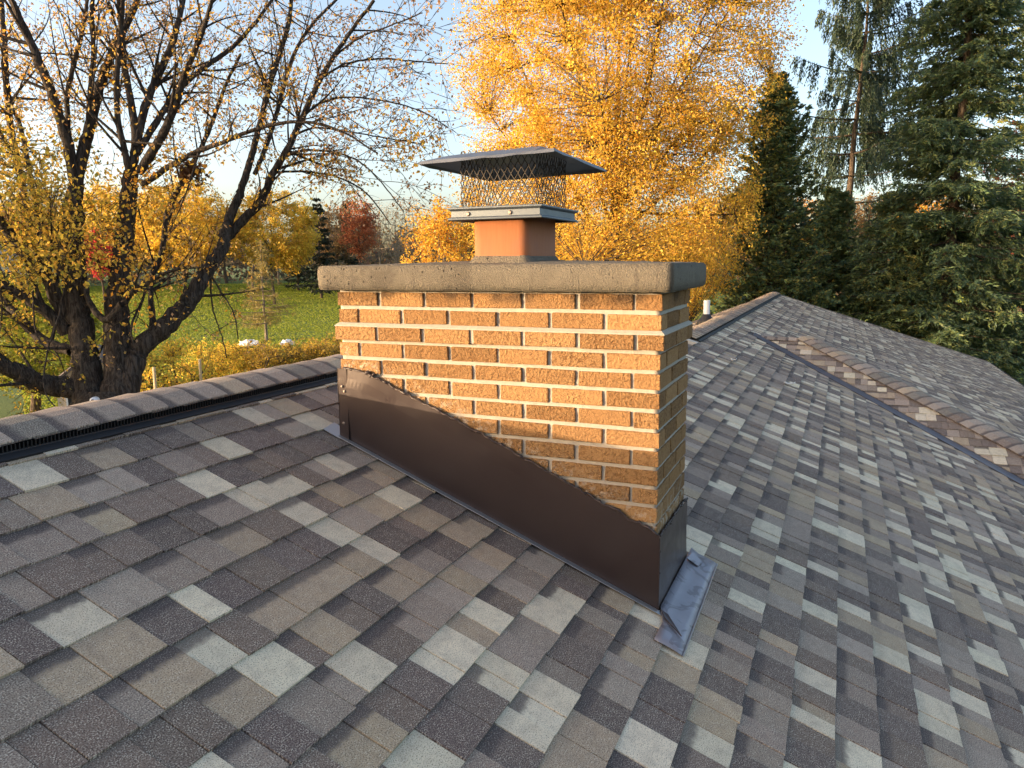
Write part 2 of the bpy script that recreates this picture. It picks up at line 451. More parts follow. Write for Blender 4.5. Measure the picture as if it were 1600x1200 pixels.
# ---- shingle pieces
EXPO = 0.143
PHASE = 0.047
PALE, TAN, MID, DARK, GREY, BRN = (.71, .625, .465), (.43, .335, .23), (.295, .235, .188), (.158, .122, .107), (.355, .29, .235), (.205, .155, .124)
PAL = [(PALE, .19), (TAN, .19), (MID, .16), (DARK, .22), (GREY, .12), (BRN, .14)]
_pc = np.cumsum([w for _, w in PAL]); _pc /= _pc[-1]
def pick_colour(rng):
    c = np.array(PAL[int(np.searchsorted(_pc, rng.random()))][0]) * rng.uniform(.88, 1.12)
    return np.clip(c * rng.uniform(.985, 1.015, 3), 0, 1)
def clip_poly(poly, planes):
    for a, bb, c in planes:
        out = []
        for i in range(len(poly)):
            p, q = poly[i], poly[(i + 1) % len(poly)]
            dp, dq = a * p[0] + bb * p[1] - c, a * q[0] + bb * q[1] - c
            if dp <= 0: out.append(p)
            if (dp < 0 < dq) or (dq < 0 < dp):
                s = dp / (dp - dq); out.append((p[0] + s * (q[0] - p[0]), p[1] + s * (q[1] - p[1])))
        poly = out
        if len(poly) < 3: return []
    return poly
def area2(poly):
    return abs(sum(poly[i][0] * poly[(i + 1) % len(poly)][1] - poly[(i + 1) % len(poly)][0] * poly[i][1] for i in range(len(poly)))) / 2

TABS = []     # dicts of world verts, faces, uvs, colour
def field(O, eu, ev, urange, vrange, clips, rng, reverse=False):
    O, eu, ev = np.array(O, float), nrm(eu), nrm(ev); nn = np.cross(eu, ev)
    if nn[2] < 0: nn = -nn
    flip = np.dot(np.cross(eu, ev), nn) < 0
    k0, k1 = int(math.floor(vrange[0] / EXPO)), int(math.ceil(vrange[1] / EXPO)) + 1
    for k in range(k0, k1):
        v0 = k * EXPO - PHASE
        u = urange[0] - rng.uniform(0, .4); hi = rng.random() < .5
        last = None
        while u < urange[1]:
            w = rng.uniform(.075, .155) if hi else rng.uniform(.06, .14)
            dv = rng.normal(0, .0012); sk = rng.normal(0, .0015)
            a0, a1 = u + .0012, u + w - .0012
            top = v0 + EXPO * 1.25
            poly = [(a0, v0 + dv), (a1, v0 + dv + sk), (a1, top), (a0, top)]
            cl = clips(u + w / 2, v0 + EXPO / 2)
            if cl is not None:
                pl = clip_poly(poly, cl) if cl else poly
                vis = clip_poly(pl, [(0, 1, v0 + EXPO)]) if pl else []
                if len(vis) >= 3 and area2(vis) > .0004:
                    hb = (.0120 if hi else .0090) + rng.uniform(0, .0014); ht = .0015 + (.0022 if hi else 0)
                    def H(p): return hb + (ht - hb) * (p[1] - v0) / (EXPO * 1.25)
                    n = len(pl)
                    tv = [O + eu * p[0] + ev * p[1] + nn * H(p) for p in pl]
                    bv = [q - nn * .0075 for q in tv]
                    if flip:
                        fs = [tuple(range(n - 1, -1, -1))] + [(i, (i + 1) % n, n + (i + 1) % n, n + i) for i in range(n)]
                    else:
                        fs = [tuple(range(n))] + [((i + 1) % n, i, n + i, n + (i + 1) % n) for i in range(n)]
                    col = pick_colour(rng)
                    if hi and last is not None and rng.random() < .18: col = last
                    last = col
                    band = (rng.uniform(.75, 1) if rng.random() < (.15 if hi else .5) else rng.uniform(0, .2))
                    cvis = np.mean([O + eu * p[0] + ev * p[1] for p in vis], 0)
                    pv = project(np.array([O + eu * p[0] + ev * p[1] for p in vis]))
                    ok = pv[:, 2].min() > .3
                    c2 = project(cvis)
                    scr = area2([(a, c) for a, c, _ in pv]) if ok and -40 < c2[0] < 1640 and -40 < c2[1] < 1260 else 0
                    if 525 < c2[0] < 1075 and c2[1] < 690 + (c2[0] - 533) * .55 and cvis[1] > .0 and cvis[0] > -.0: scr = 0
                    uvp = [(p[0], p[1]) for p in pl] * 2
                    st = [((p[0] - a0) / (a1 - a0), (p[1] - v0) / EXPO) for p in pl] * 2
                    TABS.append(dict(v=tv + bv, f=fs, uv=uvp, st=st, c=(*col, band), s=scr))
            u += w
            hi = (not hi) if rng.random() < .85 else hi

R1 = np.random.default_rng(5)
# main slope: u = y, v = up the slope from the line x = 0
UPS = np.array([-COSA, 0, SINA])
VX = lambda x: -x / COSA
CHX, CHY = 1.3095, 0.497
def clip_main(u, v):
    x = -v * COSA; y = u
    cl = []
    if y < YSTEP - .1: cl.append((0, 1, VX(RX1 + .02)))
    else:
        cl.append((0, 1, VX(RX2 + .02)))
    if cl and v > cl[0][2] + .1: return None
    if .03 < x < CHX - .03 and .04 < y < CHY - .04: return None
    if x > EAVE + .1: return None
    if y > YHIP - 1: cl.append((1, COSA, YHIP - RX2))                   # hip: y < YHIP + (x - RX2)
    if x > WA[0] - .5:
        lim = WA[1] + WA[0]
        if y < WA[1]:
            if y + x > lim + .25: return None
            cl.append((1, -COSA, lim - .34))
        else:
            if y - x < WA[1] - WA[0] - .2: return None
            cl.append((-1, -COSA, -(WA[1] - WA[0]) - .03))
    return cl
field((0, 0, Z0), (0, 1, 0), UPS, (-3.2, 24.2), (VX(EAVE + .02), VX(RX1)), clip_main, R1)
# wing near slope: u = x, v up towards +y
ev = nrm((0, 1, T))
def clip_wing(u, v):
    x = u; y = WA[1] + v * ev[1]
    if x + y < WA[0] + WA[1] - .2 or y > WA[1] or x + y > WXE + WA[1] + .2: return None
    return [(-1, -ev[1], -(WA[0] + .035)), (1, ev[1], WXE), (0, 1, 0)]
field(WA * [0, 1, 1], (1, 0, 0), ev, (.6, 5.2), (-3.9, 0), clip_wing, R1)
def clip_wend(u, v):
    x = WXE - v * COSA; y = u
    if abs(y - WA[1]) > x - WXE + .2: return None
    return [(1, COSA, WA[1]), (-1, COSA, -WA[1])]
field((WXE, 0, WA[2]), (0, 1, 0), UPS, (4, 13), (-4.6, 0), clip_wend, R1)
def clip_back(u, v):
    return [(0, 1, -.02)] if u > YSTEP else None
field((RX2, 0, ZR2), (0, 1, 0), (COSA, 0, SINA), (YSTEP, 17.8), (-1.4, 0), clip_back, R1)

def tab_mesh(name, tabs, origin):
    V = []; F = []; UV = []; ST = []; C = []; base = 0
    for t in tabs:
        V += [tuple(p - origin) for p in t['v']]; 
        for f in t['f']:
            F.append(tuple(base + i for i in f))
            for i in f: UV.append(t['uv'][i]); ST.append(t['st'][i])
        C += [t['c']] * len(t['v']); base += len(t['v'])
    me = bpy.data.meshes.new(name); me.from_pydata(V, [], F)
    for nm, D in (('plane', UV), ('tab', ST)):
        lay = me.uv_layers.new(name=nm); lay.data.foreach_set('uv', np.array(D, np.float32).ravel())
    ca = me.color_attributes.new('Col', 'FLOAT_COLOR', 'POINT'); ca.data.foreach_set('color', np.array(C, np.float32).ravel())
    me.materials.append(M_SHINGLE)
    return me
TABS.sort(key=lambda t: -t['s'])
roof_w = np.array(world_loc(roof))
for t in TABS[:300]:
    org = np.mean(t['v'], 0)
    o = bpy.data.objects.new('shingle', tab_mesh('shingle', [t], org)); COL.objects.link(o)
    o.parent = roof; o.location = org - roof_w
o = bpy.data.objects.new('shingle_field', tab_mesh('shingle_field', TABS[300:], roof_w)); COL.objects.link(o)
o.parent = roof; tag(o, kind='stuff')

# ---- cap shingles bent over ridges and hips
def cap_piece(P, d, s1, s2, up, w, L, lift, rng, curl=.0):
    """P: line point at the upper end; d: along the line towards the exposed end"""
    d, s1, s2, up = nrm(d), nrm(s1), nrm(s2), nrm(up)
    ts = [-1, -.75, -.42, -.18, 0, .18, .42, .75, 1]
    rows = []
    for a in (0, .5, 1):
        row = []
        for t in ts:
            s = s1 if t < 0 else s2
            q = abs(t)
            e = .13 * math.exp(-(q / .22) ** 2) * w            # rounded apex
            p = P + d * (a * L) + s * (q * w) - up * e * .9 + up * (lift * (.25 + .75 * a))
            row.append(p + rng.normal(0, .0009, 3))
        rows.append(row)
    return rows
def cap_tab(P, d, s1, s2, up, w, L, lift, rng, th=.005):
    rows = cap_piece(P, d, s1, s2, up, w, L, lift, rng)
    m, n = len(rows), len(rows[0]); up = nrm(up)
    top = [p for r in rows for p in r]; bot = [p - up * th for p in top]
    fs = []
    K = m * n
    fl = np.dot(np.cross(rows[0][1] - rows[0][0], rows[1][0] - rows[0][0]), up) < 0
    for i in range(m - 1):
        for j in range(n - 1):
            f = (i * n + j, i * n + j + 1, (i + 1) * n + j + 1, (i + 1) * n + j)
            fs.append(f[::-1] if fl else f)
            g = tuple(K + x for x in f); fs.append(g if fl else g[::-1])
    for j in range(n - 1):
        a, c = (m - 1) * n + j, (m - 1) * n + j + 1; fs.append((a, c, K + c, K + a))
    for i in range(m - 1):
        for j in (0, n - 1):
            a, c = i * n + j, (i + 1) * n + j; fs.append((a, c, K + c, K + a))
    off = rng.uniform(0, 50)
    uv = [(off + j * w * 2 / (n - 1), i * L / (m - 1)) for i in range(m) for j in range(n)] * 2
    st = [(.5, (1 - i / (m - 1)) * L / EXPO) for i in range(m) for j in range(n)] * 2
    col = np.array([TAN, MID, GREY, BRN, MID, GREY, (.2, .18, .15)][rng.integers(7)]) * rng.uniform(.9, 1.15)
    return dict(v=top + bot, f=fs, uv=uv, st=st, c=(*np.clip(col, 0, 1), .9), s=0)
def cap_run(A, B, s1, s2, w, lift, single_to, name, rng, step=EXPO, base=0.0):
    A, B = np.array(A, float), np.array(B, float); d = nrm(B - A); L = np.linalg.norm(B - A)
    up = nrm(-(nrm(s1) + nrm(s2))); rest = []
    nC = int(L / step)
    for i in range(nC):
        P = A + d * (i * step) + up * base
        t = cap_tab(P, d, s1, s2, up, w, step * 1.55, lift, rng)
        if i < single_to:
            org = np.mean(t['v'], 0); o = bpy.data.objects.new(name, tab_mesh(name, [t], org)); COL.objects.link(o)
            o.parent = roof; o.location = org - roof_w
            for pgn in o.data.polygons: pgn.use_smooth = False
        else: rest.append(t)
    return rest
R2 = np.random.default_rng(3)
SR, SL = np.array([COSA, 0, -SINA]), np.array([-COSA, 0, -SINA])
rest = []
VH = 0.036
# near high ridge: exposed ends face away from the camera
rest += cap_run((RX1, -2.9, ZR1), (RX1, YSTEP, ZR1), SR, SL, .155, .007, 0, 'ridge_cap_shingle', R2, base=VH) if False else []
run = cap_run((RX1, -2.6, ZR1 + .012), (RX1, YSTEP, ZR1 + .012), SR, SL, .160, .010, 99, 'ridge_cap_shingle', R2, base=VH)
rest += run
# low ridge behind
rest += cap_run((RX2, YHIP, ZR2), (RX2, 5.75, ZR2), SR, SL, .155, .008, 0, 'ridge_cap_shingle', R2, base=VH + .012)
# wing ridge, wing hips, far main hip
pn, pf = nrm((0, -1, -T)), nrm((0, 1, -T))
rest += cap_run(WE + np.array([.1, 0, 0]), WA + np.array([-.12, 0, .02]), pn, pf, .13, .007, 9, 'hip_cap_shingle', R2, base=.012)
dn = nrm(HN); qs = nrm(np.array([0, -1, -T]) - dn * np.dot((0, -1, -T), dn)); rsd = nrm(np.array([1, 0, -T]) - dn * np.dot((1, 0, -T), dn))
rest += cap_run(WE + dn * 4.6, WE, qs, rsd, .17, .020, 60, 'hip_cap_shingle', R2, base=.018)
df = nrm(HF); qf = nrm(np.array([0, 1, -T]) - df * np.dot((0, 1, -T), df)); rf = nrm(np.array([1, 0, -T]) - df * np.dot((1, 0, -T), df))
rest += cap_run(WE + df * 5.2, WE, qf, rf, .13, .006, 0, 'hip_cap_shingle', R2, base=.008)
rest += cap_run((EAVE, YHIP + EAVE - RX2, zP(EAVE)), (RX2, YHIP, ZR2), qf, rf, .14, .006, 0, 'hip_cap_shingle', R2, base=.012)
o = bpy.data.objects.new('far_cap_shingles', tab_mesh('far_cap_shingles', rest, roof_w)); COL.objects.link(o); o.parent = roof; tag(o, kind='stuff')

# ---- ridge vents: black plastic strip with louvres under the caps
def ridge_vent(xr, zr, y0, y1):
    for sx in (1, -1):
        b = MB()
        e = np.array([sx * COSA, 0, -SINA]); up = np.array([sx * SINA, 0, COSA])
        O = np.array([xr, y0, zr])
        prof = [(.02, .004), (.128, .004), (.178, .004), (.178, .0165), (.148, .0195), (.146, .022), (.128, .022), (.126, .043), (.02, .043)]
        pts = [O + e * a + up * h for a, h in prof]
        if sx < 0: pts = pts[::-1]
        b.prism(pts, (0, y1 - y0, 0)); v = b.build('ridge_vent', M_VENT, house)
        f = MB(); y = y0
        n = int((min(y1, 9) - y0) / .0125)
        for i in range(n):
            y = y0 + i * .0125
            c = O + np.array([0, y - y0, 0])
            q = [c + e * .127 + up * .022, c + e * .147 + up * .0225, c + e * .142 + up * .042, c + e * .127 + up * .042]
            f.prism(q, (0, .004, 0))
        lo = f.build('vent_louver', M_VENT, v); tag(lo, kind='stuff')
ridge_vent(RX1, ZR1, -2.8, YSTEP)
ridge_vent(RX2, ZR2, 5.9, YHIP)
# caps under the open end of the far vent
# ---- valley metal between main slope and wing
b = MB()
vd = nrm(np.array([1, -1, -T]))
for a, cdir in ((.11, nrm(np.array([-1, -1, T]) * [1, 1, 1])),):
    side = nrm(np.array([0, -1, 0]) - vd * np.dot((0, -1, 0), vd)); 
    side = nrm(np.cross(vd, np.array([SINA, 0, COSA])));
    if side[1] > 0: side = -side
    A0 = WA - vd * .14; A1 = WA + vd * 4.6; upm = np.array([SINA, 0, COSA])
    b.prism([A0 + upm * .013, A0 + upm * .013 + side * .02, WA + vd * .1 + upm * .013 + side * .265, A1 + upm * .013 + side * .265, A1 + upm * .013][::-1], upm * .003)
b.build('valley_flashing', M_VALLEY, house)

# plumbing vent pipe behind the low ridge
vp = np.array([RX2 - .34, 9.45, ZR2 - T * .34])
pipe = empty('vent_pipe', vp); tag(pipe, 'short white plastic vent pipe with black rubber boot behind the far ridge', 'vent pipe')
b = MB(); b.tube([vp + [0, 0, -.1], vp + [0, 0, .36]], .05, 16); b.build('pipe', M_PVC, pipe)
b = MB(); b.tube([vp + [0, 0, -.02], vp + [0, 0, .05], vp + [0, 0, .10], vp + [0, 0, .145]], [.17, .12, .08, .058], 18); b.build('boot', M_RUBBER, pipe, True)

# ------------------------------------------------------------------ chimney
BW, BD, BH, LP, CP, ZB = CHX, CHY, .0530, .203, .0675, -.0105
chim = empty('chimney', (BW / 2, BD / 2, -1.25))
tag(chim, 'rectangular tan brick chimney with concrete crown and brown metal flashing on the roof', 'chimney')

def brick_mesh(lx, ly, lz, rng):
    """bevelled box with subdivided, slightly uneven faces"""
    bm = bmesh.new()
    r = bmesh.ops.create_cube(bm, size=1)
    bmesh.ops.scale(bm, vec=(lx, ly, lz), verts=bm.verts)
    bmesh.ops.bevel(bm, geom=bm.edges[:], offset=.0022, segments=1, affect='EDGES')
    me = bpy.data.meshes.new('brick')
    for v in bm.verts: v.co += Vector(rng.normal(0, .0007, 3))
    bm.to_mesh(me); bm.free(); me.materials.append(M_BRICK)
    return me
RB = np.random.default_rng(9)
_bm_cache = {}
def brick(x0, x1, y0, y1, z0, z1):
    key = (round(x1 - x0, 3), round(y1 - y0, 3), RB.integers(5))
    if key not in _bm_cache: _bm_cache[key] = brick_mesh(x1 - x0, y1 - y0, z1 - z0, RB)
    o = bpy.data.objects.new('brick', _bm_cache[key]); COL.objects.link(o); o.parent = chim
    o.location = (np.array([(x0 + x1) / 2, (y0 + y1) / 2, (z0 + z1) / 2]) + RB.normal(0, .0008, 3)) - np.array(chim.location)
    o.rotation_euler = tuple(RB.normal(0, .0022, 3))
NR = 17
for r in range(NR):
    e = .0125 if r == 2 else 0.0
    X0, X1, Y0, Y1 = -e, BW + e, -e, BD + e
    Lx = (X1 - X0 + .0150) / 6.5; Ly = (Y1 - Y0 + .0150) / 2.5; J = .0150; d = .0905
    z1 = ZB - r * CP; z0 = z1 - BH
    zroof = zP(0)
    B = []
    if r % 2 == 0:
        B += [(X0 + i * Lx, X0 + i * Lx + Lx - J, Y0, Y0 + d) for i in range(6)]
        B += [(X1 - d, X1, Y0 + i * Ly, Y0 + i * Ly + Ly - J) for i in range(2)]
        B += [(X1 - i * Lx - Lx + J, X1 - i * Lx, Y1 - d, Y1) for i in range(6)]
        B += [(X0, X0 + d, Y1 - i * Ly - Ly + J, Y1 - i * Ly) for i in range(2)]
    else:
        B += [(X1 - i * Lx - Lx + J, X1 - i * Lx, Y0, Y0 + d) for i in range(6)]
        B += [(X1 - d, X1, Y1 - i * Ly - Ly + J, Y1 - i * Ly) for i in range(2)]
        B += [(X0 + i * Lx, X0 + i * Lx + Lx - J, Y1 - d, Y1) for i in range(6)]
        B += [(X0, X0 + d, Y0 + i * Ly, Y0 + i * Ly + Ly - J) for i in range(2)]
    for (a, c, y0, y1) in B:
        if z1 < zP((a + c) / 2 + .1) - .02: continue
        brick(a, c, y0, y1, z0, z1)
# mortar: a core set back behind the brick faces, a thicker course at the band and a sloped wash above it
def jitter_box(lo, hi, nx, ny, nz, amp, rng):
    b = MB(); lo, hi = np.array(lo), np.array(hi)
    def face(ax, s, m, n):
        u, v = [(1, 2), (0, 2), (0, 1)][ax]
        P = np.zeros((m + 1, n + 1, 3))
        for i in range(m + 1):
            for j in range(n + 1):
                P[i, j, u] = lo[u] + (hi[u] - lo[u]) * i / m; P[i, j, v] = lo[v] + (hi[v] - lo[v]) * j / n
                P[i, j, ax] = (hi if s else lo)[ax]
                if 0 < i < m and 0 < j < n: P[i, j, ax] += rng.normal(0, amp)
        b.grid(P)
    dims = [nx, ny, nz]
    for ax in range(3):
        u, v = [(1, 2), (0, 2), (0, 1)][ax]
        for s in (0, 1): face(ax, s, dims[u], dims[v])
    return b
ins = .0080
b = jitter_box((ins, ins, -1.32), (BW - ins, BD - ins, -.0005), 80, 32, 90, .0011, RB)
core = b.build('mortar', M_MORTAR, chim, True)
me = core.data; bm = bmesh.new(); bm.from_mesh(me); bmesh.ops.remove_doubles(bm, verts=bm.verts, dist=1e-5); bmesh.ops.recalc_face_normals(bm, faces=bm.faces); bm.to_mesh(me); bm.free()
zt = ZB - 2 * CP
b = MB(); e = .0125
b.prism([(-e + ins, -e + ins, zt - BH + .001), (BW + e - ins, -e + ins, zt - BH + .001), (BW + e - ins, BD + e - ins, zt - BH + .001), (-e + ins, BD + e - ins, zt - BH + .001)], (0, 0, BH - .002))
b.build('mortar_course', M_MORTAR, chim)
b = MB()
lo = [(-e, -e), (BW + e, -e), (BW + e, BD + e), (-e, BD + e)]; hi_ = [(.001, .001), (BW - .001, .001), (BW - .001, BD - .001), (.001, BD - .001)]
b.add([(x, y, zt - .001) for x, y in lo] + [(x, y, zt + .003) for x, y in lo] + [(x, y, zt + .0135) for x, y in hi_],
      [(0, 3, 2, 1)] + [(i, (i + 1) % 4, 4 + (i + 1) % 4, 4 + i) for i in range(4)] + [(4 + i, 4 + (i + 1) % 4, 8 + (i + 1) % 4, 8 + i) for i in range(4)] + [(8, 9, 10, 11)])
b.build('mortar_wash', M_MORTAR, chim)

# crown slab
def crown():
    x0, x1, y0, y1, zt_ = -.04, BW + .046, -.068, BD + .068, .092
    nx, ny = 48, 20
    rng = np.random.default_rng(2)
    def hgt(x, y):
        dx = min(x - x0, x1 - x) ; dy = min(y - y0, y1 - y)
        return zt_ + .014 * min(1, dy / .28) * min(1, dx / .5) ** .8
    xs = np.linspace(x0, x1, nx); ys = np.linspace(y0, y1, ny)
    bm = bmesh.new()
    top = [[bm.verts.new((x, y, hgt(x, y) + (rng.normal(0, .0012)))) for y in ys] for x in xs]
    bot = [[bm.verts.new((x, y, .0 + rng.normal(0, .0006))) for y in ys] for x in xs]
    for i in range(nx - 1):
        for j in range(ny - 1):
            bm.faces.new((top[i][j], top[i + 1][j], top[i + 1][j + 1], top[i][j + 1]))
            bm.faces.new((bot[i][j], bot[i][j + 1], bot[i + 1][j + 1], bot[i + 1][j]))
    loop = [(i, 0) for i in range(nx)] + [(nx - 1, j) for j in range(1, ny)] + [(i, ny - 1) for i in range(nx - 2, -1, -1)] + [(0, j) for j in range(ny - 2, 0, -1)]
    midr = []
    for k, (i, j) in enumerate(loop):
        t, bo = top[i][j].co, bot[i][j].co
        out = Vector(((i == nx - 1) - (i == 0), (j == ny - 1) - (j == 0), 0)) * .003
        midr.append([bm.verts.new(t * (1 - f) + bo * f + out + Vector(rng.normal(0, .0011, 3))) for f in (.3, .65)])
    n = len(loop)
    for k in range(n):
        a, c = loop[k], loop[(k + 1) % n]; ma, mc = midr[k], midr[(k + 1) % n]
        col_a = [top[a[0]][a[1]], *ma, bot[a[0]][a[1]]]; col_c = [top[c[0]][c[1]], *mc, bot[c[0]][c[1]]]
        for q in range(3): bm.faces.new((col_a[q], col_a[q + 1], col_c[q + 1], col_c[q]))
    bmesh.ops.recalc_face_normals(bm, faces=bm.faces)
    rim = [ed for ed in bm.edges if len(ed.link_faces) == 2 and ed.calc_face_angle(0) > .9]
    bmesh.ops.bevel(bm, geom=rim, offset=.005, segments=2, affect='EDGES')
    me = bpy.data.meshes.new('crown'); bm.to_mesh(me); bm.free()
    me.polygons.foreach_set('use_smooth', [True] * len(me.polygons))
    o = link('crown', me, M_CONC, chim)
    return o
crown()

# clay flue tile with rounded corners
def rrect(x0, x1, y0, y1, r, n=6):
    pts = []
    for cx, cy, a0 in ((x1 - r, y0 + r, -90), (x1 - r, y1 - r, 0), (x0 + r, y1 - r, 90), (x0 + r, y0 + r, 180)):
        for i in range(n + 1):
            a = math.radians(a0 + 90 * i / n); pts.append((cx + r * math.cos(a), cy + r * math.sin(a)))
    return pts
def ring_loft(b, loops):
    n = len(loops[0]); base = b.n
    vs = [p for L in loops for p in L]
    fs = [(i * n + j, i * n + (j + 1) % n, (i + 1) * n + (j + 1) % n, (i + 1) * n + j) for i in range(len(loops) - 1) for j in range(n)]
    b.add(vs, fs)
FX0, FX1, FY0, FY1 = .561, .791, .087, .411
b = MB()
o_ = rrect(FX0, FX1, FY0, FY1, .038); i_ = rrect(FX0 + .02, FX1 - .02, FY0 + .02, FY1 - .02, .025)
ring_loft(b, [[(x, y, .05) for x, y in o_], [(x, y, .275) for x, y in o_], [(x, y, .275) for x, y in i_], [(x, y, .05) for x, y in i_]])
b.build('flue_tile', M_CLAY, chim, True)
b = MB()
o1 = rrect(FX0 - .022, FX1 + .022, FY0 - .022, FY1 + .022, .05); o2 = rrect(FX0 - .001, FX1 + .001, FY0 - .001, FY1 + .001, .038)
ring_loft(b, [[(x, y, .097 + random.uniform(-.002, .002)) for x, y in o1], [(x, y, .1235 + random.uniform(-.001, .004)) for x, y in o2]])
b.build('mortar_fillet', M_CONC, chim, True)

# ---- brown counterflashing
def flash_panel(name, bottom, topf, axis, const, n1, n2, rng, mat):
    """sheet with soft dents: bottom/topf give z against the running coordinate"""
    b = MB(); s0, s1 = axis[1]
    P = np.zeros((n1 + 1, n2 + 1, 3))
    ph = rng.uniform(0, 6, 6)
    for i in range(n1 + 1):
        s = s0 + (s1 - s0) * i / n1
        for j in range(n2 + 1):
            f = j / n2; z = bottom(s) + (topf(s) - bottom(s)) * f
            dent = .0016 * math.sin(5.1 * s + 3 * f + ph[0]) + .0012 * math.sin(11 * s - 4 * f + ph[1]) + (.002 * math.sin(21 * s + ph[2]) if f > .85 else 0)
            P[i, j] = (s, const - dent, z) if axis[0] == 'x' else (const + dent, s, z)
    b.grid(P)
    return b.build(name, mat, chim, False, solid=.0016)
ft = np.array([(-.006, -.318), (.085, -.323), (.135, -.335), (.271, -.389), (.442, -.458), (.609, -.527), (.764, -.595), (.916, -.664), (1.063, -.730), (1.205, -.792), (1.322, -.842)])
ftop = lambda x: float(np.interp(x, ft[:, 0], ft[:, 1]))
RF = np.random.default_rng(21)
fbot = lambda x: zP(x) + .012
front = flash_panel('flashing', fbot, ftop, ('x', (.030, 1.3215)), -.0105, 70, 8, RF, M_BROWN)
flash_panel('corner_flashing', fbot, lambda x: ftop(x), ('x', (-.007, .036)), -.0140, 4, 8, RF, M_BROWN)
flash_panel('flashing', lambda y: zP(BW + .011) + .006, lambda y: -.848 - .012 * y / .5, ('y', (-.013, BD + .012)), BW + .0125, 24, 8, RF, M_BROWN)
b = MB(); b.prism([(-.0105, -.013, fbot(0)), (-.0105, BD + .012, fbot(0)), (-.0105, BD + .012, -.32), (-.0105, -.013, -.32)], (.0016, 0, 0)); b.build('flashing', M_BROWN, chim)
# vertical seam edge at the right front corner
b = MB(); b.tube([(1.3225, -.0125, zP(1.3225) + .01), (1.3225, -.0125, -.852)], .0022, 6); b.build('corner_seam', M_BROWN, chim)
# sealant bead along the top of the flashing
def bead(pts, rng, rmin, rmax):
    b = MB(); pts = np.array(pts)
    b.tube(pts + rng.normal(0, .0022, pts.shape), rng.uniform(rmin, rmax, len(pts)), 7); return b.build('sealant_bead', M_SEAL, chim, True)
xs = np.linspace(.02, 1.318, 150)
bead([(x, -.0105 + .002 * math.sin(x * 37), ftop(x) + .001 + .0018 * math.sin(x * 61) + .0015 * math.sin(x * 143)) for x in xs], RF, .0025, .0068)
ys = np.linspace(0, BD, 60); bead([(BW + .010, y, -.847 - .012 * y / .5) for y in ys], RF, .002, .005)
b = MB()
for (x, z, r) in [(.135, -.332, .012), (.150, -.345, .010), (.165, -.338, .008)]:
    b2 = MB(); b2.tube([(x - r, -.008, z), (x, -.013, z + .003), (x + r * 1.4, -.007, z + .004)], [r * .4, r * .8, r * .3], 7); b2.build('sealant_lump', M_SEAL, chim, True)
# sub parts: screws
def screw(p, n, r, parent, mat=M_SCREW):
    p, n = np.array(p, float), nrm(n); b = MB()
    b.tube([p, p + n * r * .25, p + n * r * .55, p + n * r * .95], [r * 1.5, r * 1.45, r * .95, r * .8], 10); return b.build('screw', mat, parent, False)
for x, z in ((.011, -.392), (.022, -.412), (.012, -.545), (.46, -.790), (1.11, -1.045)):
    screw((x, -.0145, z), (0, -1, 0), .0042, front, M_SCREW if x < .1 else M_BROWN)
for z in (-.90, -.98, -1.10): screw((1.324, -.014, z), (.7, -.7, 0), .003, front, M_BROWN)
# strip of step flashing along the base, apron on the roof below
NP = np.array([SINA, 0, COSA])
def on_roof(x, y, h=0): return np.array([x, y, zP(x)]) + NP * h
b = MB(); b.prism([on_roof(-.02, -.036, .0165), on_roof(1.335, -.036, .0165), on_roof(1.335, -.011, .0165), on_roof(-.02, -.011, .0165)], NP * .0022); b.build('step_flashing', M_STEP, chim, bevel=.0008)
b = MB(); b.prism([on_roof(-.082, -.036, .0150), on_roof(.0, -.040, .0150), on_roof(.0, .05, .0150), on_roof(-.10, .062, .0150)], NP * .002); b.build('step_flashing', M_STEP, chim)
def apron():
    b = MB(); rng = np.random.default_rng(4)
    P = np.zeros((13, 5, 3))
    for i in range(13):
        y = -.20 + .80 * i / 12
        x0 = 1.345 if y < -.03 else BW + .008
        for j in range(5):
            x = x0 + (1.441 - x0) * j / 4 + (0 if j < 4 else -.012 * i / 12)
            P[i, j] = on_roof(x, y, .0175 + (.010 if (j == 0 and y > -.03) else 0) + rng.normal(0, .0005) - (.003 if j == 4 else 0))
    b.grid(P); return b.build('apron_flashing', M_APRON, chim, True, solid=.0018)
ap = apron()
b = MB(); b.tube([on_roof(1.442, -.2, .0155), on_roof(1.432, .6, .0155)], .003, 6); b.build('hemmed_edge', M_STEP, ap)
b = MB(); b.prism([on_roof(1.325, -.02, .026), on_roof(1.345, -.055, .024), on_roof(1.415, -.105, .021), on_roof(1.35, -.03, .028)], NP * .004); b.build('folded_tab', M_BROWN, ap)
b = MB(); b.prism([on_roof(1.322, .47, .03), on_roof(1.37, .47, .022), on_roof(1.38, .525, .021), on_roof(1.33, .545, .034)], NP * .003); b.build('folded_tab', M_APRON, ap)

# ------------------------------------------------------------------ chimney cap (spark arrestor)
ccx, ccy = .672, .250
ccap = empty('rain_cap', (ccx, ccy, .25))
tag(ccap, 'grey metal rain cap with wide lid and diamond mesh screen clamped on the clay flue', 'rain cap')
